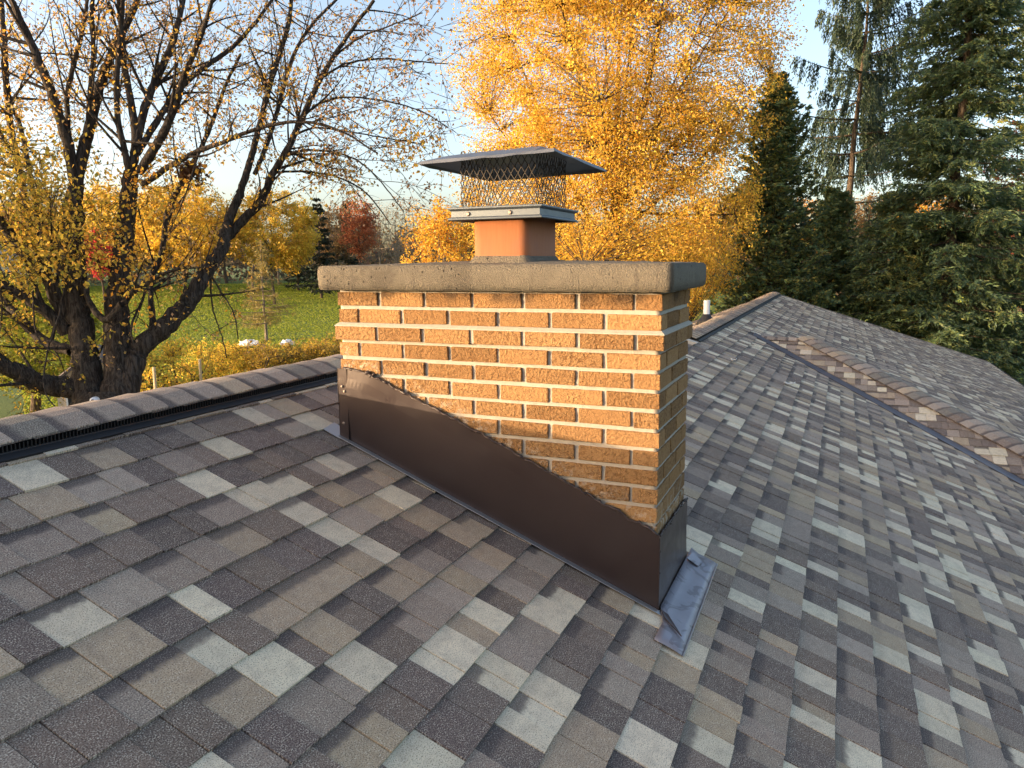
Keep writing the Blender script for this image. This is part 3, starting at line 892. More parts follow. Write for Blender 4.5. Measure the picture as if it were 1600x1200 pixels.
# clamp band with rolled lips
hw, hd = .183, .195
prof = [(0, .2585), (.004, .2565), (.007, .260), (.005, .2655), (-.003, .268), (-.004, .291), (.003, .2945), (.008, .298), (.007, .3035), (-.004, .305), (-.05, .305), (-.05, .2985)]
b = MB()
loops = []
for o_, z in prof:
    loops.append([(ccx - hw - o_, ccy - hd - o_, z), (ccx + hw + o_, ccy - hd - o_, z), (ccx + hw + o_, ccy + hd + o_, z), (ccx - hw - o_, ccy + hd + o_, z)])
ring_loft(b, loops); band = b.build('clamp_band', M_GALV, ccap, bevel=.0012)
for x in (.565, .735): screw((x, ccy - hd + .003, .279), (0, -1, 0), .0058, band)
for y in (): screw((ccx + hw - .003, y, .279), (1, 0, 0), .0055, band)
b = MB(); b.box((FX0 + .001, FY0 + .001, .276), (FX1 - .001, FY1 - .001, .2965)); b.build('inner_plate', M_LID, ccap)
# mesh screen of expanded metal
sx0, sx1, sy0, sy1, sz0, sz1 = ccx - .152, ccx + .152, ccy - .163, ccy + .163, .304, .494
b = MB()
dw, dh = .027, .046
def strand(p, q, nrmv):
    p, q = np.array(p), np.array(q); d = nrm(q - p); s = np.cross(d, nrmv) * .0012; t = np.array(nrmv) * .0008
    b.add([p - s - t, p + s - t, p + s + t, p - s + t, q - s - t, q + s - t, q + s + t, q - s + t], [(0, 1, 5, 4), (1, 2, 6, 5), (2, 3, 7, 6), (3, 0, 4, 7)])
jr = np.random.default_rng(8)
for ax, c, a0, a1 in (('x', sy0, sx0, sx1), ('x', sy1, sx0, sx1), ('y', sx0, sy0, sy1), ('y', sx1, sy0, sy1)):
    nC = int(round((a1 - a0) / dw)); w = (a1 - a0) / nC; nRr = int((sz1 - sz0) / (dh / 2)) + 1
    nodes = {}
    def nd(i, j):
        if (i, j) not in nodes:
            a = min(max(a0 + i * w / 2 , a0), a1) + jr.normal(0, .0008); z = sz0 + j * dh / 2 + jr.normal(0, .0006)
            off = jr.normal(0, .0008)
            nodes[i, j] = (a, c + off, z) if ax == 'x' else (c + off, a, z)
        return nodes[i, j]
    nv = (0, 1, 0) if ax == 'x' else (1, 0, 0)
    for j in range(nRr):
        for i in range(0, 2 * nC + 1):
            if (i + j) % 2 == 0:
                if i + 1 <= 2 * nC: strand(nd(i, j), nd(i + 1, j + 1), nv)
                if i - 1 >= 0: strand(nd(i, j), nd(i - 1, j + 1), nv)
scr = b.build('mesh_screen', M_WIRE, ccap); tag(scr, kind='stuff')
b = MB()
for i in range(15):
    a = sx0 + (sx1 - sx0) * i / 14
    b.box((a - .0045, sy0 - .003, .3045), (a + .0045, sy0 + .003, .3085))
for i in range(15):
    a = sy0 + (sy1 - sy0) * i / 14
    b.box((sx1 - .003, a - .0045, .3045), (sx1 + .003, a + .0045, .3085))
o = b.build('mesh_tabs', M_GALV, ccap); tag(o, kind='stuff')
# lid: shallow pan with sloping edges
def lid():
    zl = .468; w, d = .262, .300; bw = .075; hh = .025
    b = MB()
    rng = np.random.default_rng(6)
    us = np.array([-1, -.75, -.5, -.25, 0, .25, .5, .75, 1])
    P = []
    xs = np.concatenate([[-w - .004], [-w], np.linspace(-w + bw, w - bw, 7), [w], [w + .004]])
    ys = np.concatenate([[-d - .004], [-d], np.linspace(-d + bw, d - bw, 5), [d], [d + .004]])
    G = np.zeros((len(xs), len(ys), 3))
    for i, x in enumerate(xs):
        for j, y in enumerate(ys):
            k = min(1, max(0, min((w - abs(x)) / bw, (d - abs(y)) / bw)))
            z = zl + hh * k - (.010 if (abs(x) > w or abs(y) > d) else 0) + rng.normal(0, .0012) + .006 * (x / w) - .002 * (y / d)
            G[i, j] = (ccx + .008 + x, ccy + .012 + y, z)
    b.grid(G[:, :]); return b.build('lid', M_LID, ccap, False, solid=.0016)
lid()

# ------------------------------------------------------------------ trees
class Wood:
    def __init__(s): s.V = []; s.F = []; s.n = 0
    def tube(s, pts, rad, sides=5):
        pts = np.asarray(pts, float); n = len(pts); rad = np.asarray(rad, float)
        t = np.gradient(pts, axis=0); t /= np.linalg.norm(t, axis=1)[:, None] + 1e-9
        ref = np.array([0.31, 0.95, 0.05]) if abs(t[0][2]) > .8 else np.array([0, 0, 1.])
        a = np.cross(t, ref); a /= np.linalg.norm(a, axis=1)[:, None] + 1e-9
        bb = np.cross(t, a); th = np.arange(sides) * 2 * np.pi / sides
        ring = pts[:, None] + rad[:, None, None] * (np.cos(th)[None, :, None] * a[:, None] + np.sin(th)[None, :, None] * bb[:, None])
        s.V.append(ring.reshape(-1, 3))
        i = np.arange(n - 1)[:, None]; j = np.arange(sides)[None]; k = (j + 1) % sides
        f = np.stack([i * sides + j, i * sides + k, (i + 1) * sides + k, (i + 1) * sides + j], -1).reshape(-1, 4) + s.n
        s.F.append(f); s.n += n * sides
    def build(s, name, mat, parent):
        return bulk_mesh(name, np.concatenate(s.V), np.concatenate(s.F), mat, parent, smooth=True)
class Leaves:
    def __init__(s): s.c = []; s.d = []; s.l = []; s.w = []; s.col = []
    def add(s, c, d, l, w, col):
        n = len(c); s.c.append(c); s.d.append(d); s.l.append(np.broadcast_to(l, n)); s.w.append(np.broadcast_to(w, n)); s.col.append(np.broadcast_to(col, (n, 3)))
    def build(s, name, mat, parent, rng, fold=.25, kind='stuff'):
        c = np.concatenate(s.c); d = np.concatenate(s.d); L = np.concatenate(s.l)[:, None]; W = np.concatenate(s.w)[:, None]; col = np.concatenate(s.col)
        d = d / (np.linalg.norm(d, axis=1)[:, None] + 1e-9)
        r = rng.normal(0, 1, d.shape); sd = np.cross(d, r); sd /= np.linalg.norm(sd, axis=1)[:, None] + 1e-9
        up = np.cross(d, sd)
        V = np.stack([c - d * L / 2, c + sd * W / 2 + up * W * fold - d * L * .05, c + d * L / 2, c - sd * W / 2 + up * W * fold - d * L * .05], 1).reshape(-1, 3)
        F = np.arange(len(V)).reshape(-1, 4)
        o = bulk_mesh(name, V, F, mat, parent, color=np.repeat(col, 4, 0)); tag(o, kind=kind); return o
def bez(p0, p1, p2, n):
    t = np.linspace(0, 1, n)[:, None]
    return (1 - t) ** 2 * p0 + 2 * t * (1 - t) * p1 + t * t * p2
def blend(cols, wts, n, rng, var=.12):
    cols = np.array(cols); cs = np.cumsum(wts); i = np.searchsorted(cs / cs[-1], rng.random(n)).clip(0, len(cols) - 1)
    return np.clip(cols[i] * rng.uniform(1 - var, 1 + var, (n, 1)) * rng.uniform(1 - var * .4, 1 + var * .4, (n, 3)), 0, 1)

GOLD, YEL, ORG, BRN_L, OLIVE = (.73, .45, .07), (.80, .57, .08), (.66, .31, .035), (.40, .20, .06), (.34, .29, .045)

def broadleaf(name, label, cat, base, height, crown, nclus, nleaf, lsize, cols, wts, seed, mat=M_BARK2, trunk_r=.25, fork=.35, csize=.45, limbs=14, group=None, shell=.55, upward=.5, twig=.012, limb_r=1.0):
    """crown: list of (centre offset xyz relative to base, radii) ellipsoids"""
    rng = np.random.default_rng(seed)
    e = empty(name, base); tag(e, label, cat, group)
    base = np.array(base, float); wd = Wood(); lv = Leaves()
    fk = base + np.array([rng.normal(0, .2), rng.normal(0, .2), height * fork])
    tp = bez(base, base + np.array([rng.normal(0, .15), rng.normal(0, .15), height * fork * .5]), fk, 6)
    wd.tube(tp, np.linspace(trunk_r * 1.25, trunk_r * .8, 6), 10)
    # cluster centres through the crown volume
    C = []
    vol = np.array([np.prod(r) for _, r in crown]); vol = vol / vol.sum()
    for (off, rad), v in zip(crown, vol):
        n = max(1, int(nclus * v)); d = rng.normal(0, 1, (n, 3)); d /= np.linalg.norm(d, axis=1)[:, None]
        rr = rng.uniform(0, 1, n) ** (1 / 3 * shell + .05)
        C.append(base + np.array(off) + d * rr[:, None] * np.array(rad))
    C = np.concatenate(C)
    C = C[C[:, 2] > base[2] + .4]
    # limbs towards spread-out clusters
    sel = [int(rng.integers(len(C)))]
    dmin = np.linalg.norm(C - C[sel[0]], axis=1)
    for _ in range(limbs - 1):
        k = int(np.argmax(dmin * rng.uniform(.7, 1, len(C)))); sel.append(k); dmin = np.minimum(dmin, np.linalg.norm(C - C[k], axis=1))
    S = [tp[-3:]]; SR_ = [np.full(3, trunk_r * .7)]
    top = fk + np.array([rng.normal(0, .3), rng.normal(0, .3), height * (1 - fork) * .75])
    lead = bez(fk, fk + (top - fk) * .5 + rng.normal(0, .25, 3), top, 10); wd.tube(lead, np.linspace(trunk_r * .75, .03, 10), 7); S.append(lead); SR_.append(np.linspace(trunk_r * .75, .03, 10))
    for k in sel:
        tgt = C[k]; dz = tgt[2] - fk[2]
        f = rng.uniform(0, .35)
        p0 = lead[int(f * 9)] if dz > .5 else tp[int(rng.integers(3, 6))]
        mid = p0 + (tgt - p0) * .45 + np.array([0, 0, (-.05 if upward > 0 else .2) * np.linalg.norm(tgt - p0)]) + rng.normal(0, .12, 3) * np.linalg.norm(tgt - p0) * .4
        P = bez(p0, mid, tgt, 12); r0 = trunk_r * rng.uniform(.28, .5) * limb_r
        R = np.linspace(r0, .02, 12); wd.tube(P, R, 6); S.append(P); SR_.append(R)
    SP = np.concatenate(S); SRR = np.concatenate(SR_)
    for c in C:
        pen = np.linalg.norm(SP - c, axis=1) + np.maximum(0, SP[:, 2] - c[2]) * 1.5 * upward + 1e-3
        k = int(np.argmin(pen)); p0 = SP[k]; Ld = np.linalg.norm(c - p0)
        mid = p0 + (c - p0) * .5 + rng.normal(0, .1, 3) * Ld
        end = c + (c - p0) / (Ld + 1e-6) * csize * .6
        P = bez(p0, mid, end, 6); wd.tube(P, np.linspace(min(twig * 2.2, SRR[k] * .8), twig * .35, 6), 4)
        n = max(3, int(nleaf * rng.uniform(.5, 1.5)))
        dirn = nrm(end - P[2]); q = rng.normal(0, 1, (n, 3)) * csize * .30
        along = rng.uniform(-1.3, 1.1, n)[:, None] * dirn * csize
        pos = c + q * .8 + along
        dd = dirn * .6 + rng.normal(0, .8, (n, 3)) + np.array([0, 0, -.25])
        cw = np.array(wts) * rng.uniform(.25, 1.75, len(wts)); cc = blend(cols, cw, n, rng) * rng.uniform(.78, 1.14)
        lv.add(pos, dd, lsize * rng.uniform(.7, 1.3, n), lsize * .62 * rng.uniform(.7, 1.2, n), cc)
    wd.build('trunk', mat, e)
    lv.build('crown', M_LEAF, e, rng)
    return e

# ---- the big multi-stemmed maple, limbs given as (px, py, width px, depth)
def maple():
    rng = np.random.default_rng(31)
    t0 = 12.0
    bs = foot(160, t0); e = empty('maple_tree', bs)
    tag(e, 'big dark multi-stemmed maple with sparse golden leaves rising behind the ridge', 'tree')
    wd = Wood(); lv = Leaves(); S = []
    def limb(pts, off=0.0, sides=8, branch=1.0):
        pts = np.array(pts, float); n = len(pts)
        dep = t0 + off * np.linspace(0, 1, n) ** 1.2
        P = np.array([at(p[0], p[1], d) for p, d in zip(pts, dep)]); R = pts[:, 2] / 2 * dep / FPX * np.where(pts[:, 2] > 26, .95, .84)
        # Catmull-Rom resample
        s = np.linspace(0, n - 1, (n - 1) * 7 + 1); Q = []
        for x in s:
            i = min(int(x), n - 2); f = x - i
            a, b_, c, d = P[max(i - 1, 0)], P[i], P[i + 1], P[min(i + 2, n - 1)]
            Q.append(.5 * ((2 * b_) + (-a + c) * f + (2 * a - 5 * b_ + 4 * c - d) * f * f + (-a + 3 * b_ - 3 * c + d) * f ** 3))
        Q = np.array(Q); RR = np.interp(s, np.arange(n), R)
        Q += rng.normal(0, .012, Q.shape) * (RR[:, None] / .15).clip(.3, 1)
        wd.tube(Q, RR * rng.uniform(.95, 1.06, len(RR)), sides); S.append((Q, RR, branch)); return Q
    gA = at(150, 640, t0); 
    wd.tube(np.array([[bs[0], bs[1], bs[2] - .2], [bs[0], bs[1], bs[2] + 1.2], gA + (at(170, 640, t0) - gA) * .9, at(168, 612, t0)]), [1.0, .72, .66, .35], 14)
    limb([(150, 650, 80), (140, 605, 50), (134, 560, 40), (127, 520, 38), (119, 460, 38), (113, 400, 38), (114, 340, 30), (118, 285, 26)], 0, 12, .2)
    limb([(185, 650, 70), (186, 600, 50), (183, 530, 43), (184, 467, 36), (191, 400, 31), (198, 340, 28), (204, 270, 26)], .3, 12, .2)
    limb([(118, 290, 22), (103, 215, 20), (75, 130, 17), (45, 60, 15), (18, 0, 12), (-10, -80, 8)], -.8)
    limb([(118, 290, 22), (132, 230, 22), (150, 160, 18), (168, 100, 16), (192, 48, 14), (215, 0, 11), (240, -70, 7)], .7)
    limb([(108, 215, 9), (105, 150, 9), (117, 95, 8), (132, 35, 7), (140, -30, 5)], .6)
    limb([(137, 215, 9), (140, 150, 9), (146, 80, 9), (143, 20, 8), (150, -50, 6)], -.4)
    limb([(106, 520, 24), (80, 492, 22), (43, 467, 20), (0, 443, 17), (-60, 420, 12)], -1.0)
    limb([(110, 548, 20), (65, 530, 18), (25, 490, 15), (0, 464, 13), (-40, 430, 9)], .9)
    limb([(130, 606, 36), (90, 604, 34), (60, 597, 31), (28, 582, 29), (0, 568, 26), (-70, 520, 20)], -1.2)
    limb([(106, 510, 26), (88, 465, 26), (70, 425, 24), (48, 397, 21), (12, 362, 17), (-10, 325, 14)], -1.2)
    limb([(58, 405, 12), (38, 300, 13), (22, 230, 13), (13, 165, 12), (6, 60, 10), (0, -30, 7)], .8)
    limb([(95, 430, 14), (60, 340, 10), (30, 190, 7), (2, 175, 5)], -1.0)
    limb([(203, 275, 16), (195, 235, 12), (183, 175, 11), (184, 100, 10), (190, 30, 9), (194, -60, 6)], -.7)
    limb([(206, 265, 18), (212, 215, 16), (203, 150, 13), (192, 90, 12), (188, 40, 10), (182, -40, 6)], .2)
    limb([(212, 230, 16), (226, 170, 15), (244, 125, 14), (268, 70, 12), (284, 10, 10), (298, -70, 6)], .8)
    limb([(214, 240, 13), (245, 190, 12), (280, 140, 10), (320, 105, 9), (365, 72, 8), (415, 15, 6), (450, -40, 4)], 1.6)
    limb([(217, 270, 17), (245, 225, 16), (268, 180, 14), (292, 110, 11), (318, 45, 9), (335, -15, 6)], -.9)
    limb([(222, 290, 12), (262, 262, 11), (305, 238, 10), (350, 222, 8), (400, 202, 7), (467, 190, 6), (530, 204, 4), (590, 240, 3)], -1.6)
    limb([(190, 640, 45), (205, 580, 38), (215, 550, 34), (245, 522, 32), (275, 493, 30), (300, 462, 28), (325, 420, 26), (347, 388, 23), (357, 345, 18), (376, 300, 15)], .9, 10, .4)
    S[-1][0][0] = S[-1][0][0]
    def limb2(pts, o0, off, sides=7, br=1.0):
        nonlocal t0
        keep = t0; t0 = keep + o0; r = limb(pts, off, sides, br); t0 = keep; return r
    limb2([(376, 300, 14), (390, 255, 13), (403, 205, 11), (420, 140, 10), (438, 80, 9), (452, 30, 8), (458, -40, 6)], .9, .4)
    limb2([(355, 372, 18), (382, 342, 17), (407, 315, 16), (430, 265, 13), (455, 222, 12), (475, 178, 11), (500, 125, 10), (535, 68, 8), (585, 0, 6)], .9, -.5)
    limb2([(398, 272, 9), (418, 222, 9), (437, 160, 8), (455, 95, 7), (485, 42, 6), (530, -5, 5)], .9, 1.4)
    limb2([(478, 178, 5), (500, 162, 5), (540, 152, 4), (600, 158, 3), (655, 172, 2.5), (700, 200, 2)], .9, -.8, 5)
    limb2([(430, 262, 6), (460, 238, 5), (510, 236, 4), (560, 252, 3), (600, 290, 2.5), (630, 330, 2)], .8, -1.2, 5)
    limb2([(432, 270, 5), (470, 268, 4), (520, 275, 3.5), (570, 300, 3), (610, 350, 2)], .8, 1.0, 5)
    limb2([(505, 120, 5), (540, 100, 4), (590, 92, 3.5), (640, 95, 3), (700, 100, 2)], .6, .5, 5)
    limb2([(455, 215, 5), (490, 200, 4), (540, 205, 3), (600, 215, 2.5), (660, 225, 2)], .7, .6, 5)
    limb2([(520, 90, 4), (560, 60, 4), (610, 40, 3), (660, 20, 2.5)], .6, -.7, 5)
    limb2([(240, 520, 14), (236, 470, 10), (237, 435, 9), (253, 392, 10), (263, 327, 10), (288, 280, 9), (325, 207, 8), (352, 135, 6), (376, 85, 5)], .4, 1.2)
    limb2([(190, 475, 14), (165, 500, 13), (140, 472, 11), (130, 440, 8)], -.3, .2, 7, .3)
    limb2([(186, 480, 12), (210, 455, 10), (238, 438, 8), (262, 425, 6), (300, 415, 4)], -.2, -.5, 6, .6)
    limb2([(290, 470, 7), (312, 448, 6), (300, 430, 5), (265, 415, 4)], .9, .5, 5, .5)
    limb2([(340, 395, 5), (330, 430, 4), (332, 480, 3), (345, 520, 2.5), (355, 560, 2)], .9, -.3, 4, .4)
    limb2([(325, 425, 4), (345, 455, 3.5), (365, 490, 3), (372, 530, 2)], .9, .2, 4, .4)
    limb2([(230, 440, 6), (222, 470, 5), (205, 510, 4), (210, 540, 3)], 0, -.4, 4, .4)
    limb2([(120, 385, 7), (105, 420, 4), (95, 480, 3), (72, 560, 3), (70, 610, 2.5), (90, 640, 2)], -.5, -.7, 4, .1)
    limb2([(50, 420, 5), (52, 480, 3), (60, 530, 3), (95, 560, 2)], -.4, -.6, 4, .1)
    # side branches and twigs
    tips = []
    for Q, RR, br in S:
        n = len(Q); Lt = np.linalg.norm(np.diff(Q, axis=0), axis=1).sum()
        nb = int(br * (1.5 + Lt * 4.0))
        for _ in range(nb):
            k = int(rng.uniform(.18, 1) * (n - 2)); tan = nrm(Q[k + 1] - Q[k])
            d = nrm(tan * rng.uniform(.4, 1.0) + rng.normal(0, .62, 3) + np.array([0, 0, .12]))
            L = rng.uniform(.5, 1.7) * (1.2 - .5 * k / n)
            p0 = Q[k]; p2 = p0 + d * L + np.array([0, 0, rng.uniform(-.15, .25) * L]); p1 = p0 + d * L * .5 + rng.normal(0, .08, 3)
            P = bez(p0, p1, p2, 9); r0 = min(RR[k] * .5, .018 * L + .004)
            wd.tube(P, np.linspace(r0, .003, 9), 4)
            for _ in range(int(3 + L * 4)):
                m = int(rng.integers(2, 9)); dd = nrm(nrm(P[m] - P[m - 1]) + rng.normal(0, .7, 3)); l2 = rng.uniform(.15, .55)
                tw = bez(P[m], P[m] + dd * l2 * .5 + rng.normal(0, .03, 3), P[m] + dd * l2 + np.array([0, 0, -.03]), 4)
                wd.tube(tw, [.0045, .004, .003, .002], 3); tips.append((tw, dd))
    for tw, dd in tips:
        q = project(tw[-1]); dense = 1.0
        x, y = q[0], q[1]
        if x > 560: dense = .8
        if x < 150 and 180 < y: dense = 2.0
        if rng.random() < .26: continue
        n = max(0, int(rng.poisson(5.2 * dense)))
        if n == 0: continue
        f = rng.uniform(.2, 1, n); i = np.clip((f * 3).astype(int), 0, 3)
        pos = tw[i] + rng.normal(0, .055, (n, 3)) + np.array([0, 0, -.03])
        if x < 150 and y > 180: col = blend([OLIVE, GOLD, (.45, .33, .05)], [.45, .25, .3], n, rng)
        elif x > 470: col = blend([BRN_L, (.50, .33, .20), (.50, .32, .12)], [.3, .35, .35], n, rng)
        else: col = blend([GOLD, ORG, (.50, .33, .18), (.58, .40, .12)], [.35, .12, .25, .28], n, rng)
        lv.add(pos, rng.normal(0, 1, (n, 3)) + np.array([0, 0, -.7]), rng.uniform(.042, .08, n), rng.uniform(.028, .052, n), col)
    # leafy sprays on the low left and inside
    for (px, py, sx, sy, n, t) in [(60, 330, 60, 60, 1100, 11.2), (20, 260, 30, 50, 350, 11), (120, 390, 35, 40, 420, 11.3), (90, 250, 45, 40, 260, 12.5), (230, 290, 45, 40, 330, 11.8), (40, 410, 45, 25, 350, 11), (180, 350, 25, 50, 200, 11.4), (210, 420, 20, 45, 160, 11.4), (300, 110, 60, 60, 420, 12.5), (160, 60, 70, 60, 420, 12.6), (450, 120, 60, 50, 300, 13), (530, 190, 60, 45, 300, 12.6), (610, 140, 50, 50, 240, 12.4), (400, 50, 60, 40, 260, 13.4), (560, 50, 60, 40, 240, 13), (640, 220, 40, 40, 160, 12.2), (500, 270, 60, 25, 180, 12.4), (50, 110, 50, 70, 420, 12.6), (110, 160, 60, 50, 300, 12.8), (250, 60, 60, 50, 300, 12.8), (340, 170, 50, 50, 300, 13)]:
        m = n // 6
        for _ in range(m):
            c = at(px + rng.normal(0, sx * .7), py + rng.normal(0, sy * .7), t + rng.normal(0, .7)); k = 9
            d = nrm(rng.normal(0, 1, 3)); wd.tube(np.array([c - d * .3 + [0, 0, .05], c, c + d * .22]), [.006, .004, .002], 3)
            col = blend([OLIVE, GOLD, YEL, (.42, .30, .05)], [.3, .3, .15, .25], k, rng) if px < 140 and py > 180 else blend([GOLD, YEL, ORG], [.5, .25, .25], k, rng) if 200 < py else blend([GOLD, (.52, .35, .18), (.60, .42, .16), BRN_L], [.25, .3, .25, .2], k, rng)
            lv.add(c + rng.normal(0, .13, (k, 3)), rng.normal(0, 1, (k, 3)) + np.array([0, 0, -.6]), (1 if py > 200 else .75) * rng.uniform(.052, .09, k), (1 if py > 200 else .75) * rng.uniform(.034, .06, k), col)
    wd.build('trunk', M_BARK, e); lv.build('crown', M_LEAF, e, rng)
    # squirrel nest of dead leaves in a fork
    nb = at(299, 268, 12.5); ne = empty('leaf_nest', nb); tag(ne, 'clump of brown dead leaves lodged in a maple fork', 'nest')
    nl = Leaves(); k = 260; pos = nb + rng.normal(0, 1, (k, 3)) * [.11, .11, .09]
    nl.add(pos, rng.normal(0, 1, (k, 3)), .09, .06, blend([(.16, .08, .04), (.25, .12, .05)], [1, 1], k, rng)); nl.build('leaf_ball', M_LEAF, ne, rng)
    w2 = Wood(); 
    for _ in range(14):
        d = nrm(rng.normal(0, 1, 3)); w2.tube(np.array([nb - d * .16, nb + rng.normal(0, .03, 3), nb + d * .16]), [.004, .004, .003], 4)
    w2.build('nest_twigs', M_BARK, ne)
maple()

# ---- golden tree behind the chimney
gb = foot(966, 27.5)
broadleaf('golden_tree', 'large golden yellow tree standing behind the chimney', 'tree', gb, 17.0,
          [((-.5, 0, 7.6), (5.2, 5.0, 4.4)), ((-.2, 0, 12.6), (5.7, 5.2, 5.2)), ((.0, 0, 17.6), (5.0, 4.8, 4.2)), ((.8, .2, 5.0), (3.0, 3.2, 2.2))],
          2700, 100, .092, [YEL, GOLD, ORG, (.66, .42, .10)], [.42, .30, .07, .21], 41, trunk_r=.30, fork=.34, csize=.72, limbs=26, shell=.62, twig=.008, limb_r=.55)

# ---- conifers
def conifer(name, label, base, height, rfun, seed, cols, wts, nwhorl, per, droop, lat, hang=0.0, spray=(.17, .045), z_from=.05, trunk_r=.2, jitter=.15, lats=13, per_lat=7, dead_below=0.0, lean=(0, 0), mat=M_BARK2, upturn=.25):
    rng = np.random.default_rng(seed); e = empty(name, base); tag(e, label, 'tree', None)
    base = np.array(base, float); wd = Wood(); lv = Leaves()
    top = base + np.array([lean[0], lean[1], height])
    tp = np.linspace(base, top, 14) + rng.normal(0, .03, (14, 3)); wd.tube(tp, np.linspace(trunk_r, .02, 14), 9)
    for i in range(nwhorl):
        h = z_from + (1 - z_from) * (i + rng.uniform(-.4, .4)) / nwhorl
        if h > .995 or h < 0: continue
        c = base + (top - base) * h
        for _ in range(per):
            az = rng.uniform(0, 2 * np.pi); R = rfun(h) * rng.uniform(1 - jitter * 2, 1 + jitter)
            out = np.array([math.cos(az), math.sin(az), 0])
            end = c + out * R + np.array([0, 0, -droop * R + upturn * R * (.5 if h < .7 else 1.2)])
            mid = c + out * R * .55 + np.array([0, 0, -droop * R * .75])
            P = bez(c, mid, end, 9); wd.tube(P, np.linspace(max(.012, .018 * R ** .8), .004, 9), 4)
            dead = h < dead_below
            nl = int(lats * (R / max(.5, rfun(z_from + .1))) ** .6) + 3
            if dead: nl = int(nl * .25)
            for _ in range(nl):
                f = rng.uniform(.08 if not dead else .4, 1); x = f * 8; k = min(int(x), 7); p = P[k] + (P[k + 1] - P[k]) * (x - k)
                tan = nrm(P[k + 1] - P[k]); side = nrm(np.cross(tan, (0, 0, 1))) * rng.choice([-1, 1])
                L = lat * rng.uniform(.5, 1.1) * (1.15 - .6 * f) * (R / 2.5) ** .4
                d = nrm(side * rng.uniform(.5, 1) * (1 - hang) + tan * .55 + np.array([0, 0, -hang * 2.2 - .12 + rng.normal(0, .15)]))
                n = per_lat; s = np.linspace(.05, 1, n)[:, None]
                pos = p + d * L * s + rng.normal(0, .035, (n, 3)) + np.array([0, 0, -.10]) * s * s * L
                dd = d + rng.normal(0, .42, (n, 3))
                col = blend(cols, wts, n, rng, .2) * rng.uniform(.7, 1.2)
                lv.add(pos, dd, spray[0] * rng.uniform(.7, 1.3, n), spray[1] * rng.uniform(.7, 1.4, n), col)
    wd.build('trunk', mat, e); lv.build('crown', M_NEEDLE, e, rng, .5)
    return e
G1, G2, G3, G4 = (.14, .205, .095), (.23, .28, .105), (.095, .145, .09), (.34, .33, .10)
# big spruce on the right
sb = foot(1474, 29)
conifer('spruce_tree', 'tall broad dark green spruce at the far right behind the roof', sb, 23.5,
        lambda h: 3.9 * (1 - h) ** .78 * min(1, .6 + h * 1.5), 51, [G1, (.115, .175, .11), G2], [.45, .3, .25], 62, 9, .22, 1.0, 0.1, (.20, .05), .06, .27, .2, 26, 14)
# drooping Norway spruce
nb_ = foot(1303, 37)
conifer('spruce_tree', 'thin tall spruce with drooping dark branches and open trunk', nb_, 20.8,
        lambda h: 1.2 + 3.0 * max(0, min(1, (h - .30) * 3.2)) * (1 - h) ** .62 * 1.45, 52, [(.065, .10, .065), (.05, .085, .065), (.10, .14, .07)], [.5, .3, .2], 18, 7, .06, 1.35, .80, (.20, .05), .18, .24, .25, 24, 15, dead_below=.50, lean=(.75, .35), upturn=.32)
# cedar left of it
cb = foot(1198, 31)
conifer('cedar_tree', 'dense dark green cedar between the golden tree and spruces', cb, 13.0,
        lambda h: 2.75 * (1 - h) ** .62 * (1 if h < .85 else .9), 53, [G1, G3, G2, G4], [.35, .15, .25, .25], 60, 10, -.55, .6, 0.0, (.17, .065), .03, .16, .2, 13, 12, upturn=.35)  # yellow-green in the mix paints sunlit parts into the foliage colour
cb2 = foot(1290, 33)
conifer('cedar_tree', 'shorter dark cedar beneath the drooping spruce', cb2, 8.8,
        lambda h: 2.3 * (1 - h) ** .6, 54, [G1, G2, G4], [.45, .3, .25], 40, 9, -.4, .6, 0.0, (.17, .07), .03, .14, .2, 12, 11, upturn=.3)  # same yellow-green, sunlit foliage put into the colour
# low spruce boughs in front of the big one
lb = foot(1385, 30)
conifer('spruce_tree', 'young green spruce just beyond the roof hip', lb, 8.6,
        lambda h: 3.4 * (1 - h) ** .7, 55, [G1, G2, G4], [.4, .35, .25], 30, 8, .15, .85, .05, (.18, .05), .05, .14, .2, 17, 13)
lb = foot(1575, 30)
conifer('spruce_tree', 'dark green spruce at the right edge, beyond the eave', lb, 8.6,
        lambda h: 3.4 * (1 - h) ** .7, 56, [G1, G2, G3], [.45, .3, .25], 30, 8, .15, .85, .05, (.18, .05), .05, .14, .2, 17, 13)
# pale pine behind, upper right
pb = foot(1592, 42)
conifer('pine_tree', 'pale yellow-green pine rising behind the tall spruce', pb, 23,
        lambda h: 1 + 3.4 * (1 - h) ** .6, 57, [(.22, .24, .05), (.16, .2, .06), (.30, .27, .05)], [.4, .3, .3], 24, 5, -.35, .9, 0.0, (.34, .06), .35, .2, .3, 12, 9)
broadleaf('red_tree', 'sparse rust red tree at the right edge behind spruce', 'tree', foot(1610, 40), 13,
          [((0, 0, 9), (3, 3, 4)), ((-.3, 0, 5), (2.4, 2.4, 2.5))], 190, 26, .15, [(.34, .09, .05), (.42, .16, .07), (.22, .06, .05)], [.4, .35, .25], 61, trunk_r=.16, csize=.6)

# evergreens standing west of the maple, whose long shadows fall on its stems
for q, (x, y, h) in enumerate(((-19.5, -4.6, 10.2), (-23.5, -1.6, 10.6))):
    conifer('spruce_tree', ['nearer', 'farther'][q] + ' dense spruce standing west of the maple', np.array([x, y, GROUND]), h, lambda h: 3.4 * (1 - h) ** .6, 150 + q, [G1, G2], [.6, .4], 26, 9, .15, .9, .05, (.4, .16), .03, .2, .2, 14, 6)
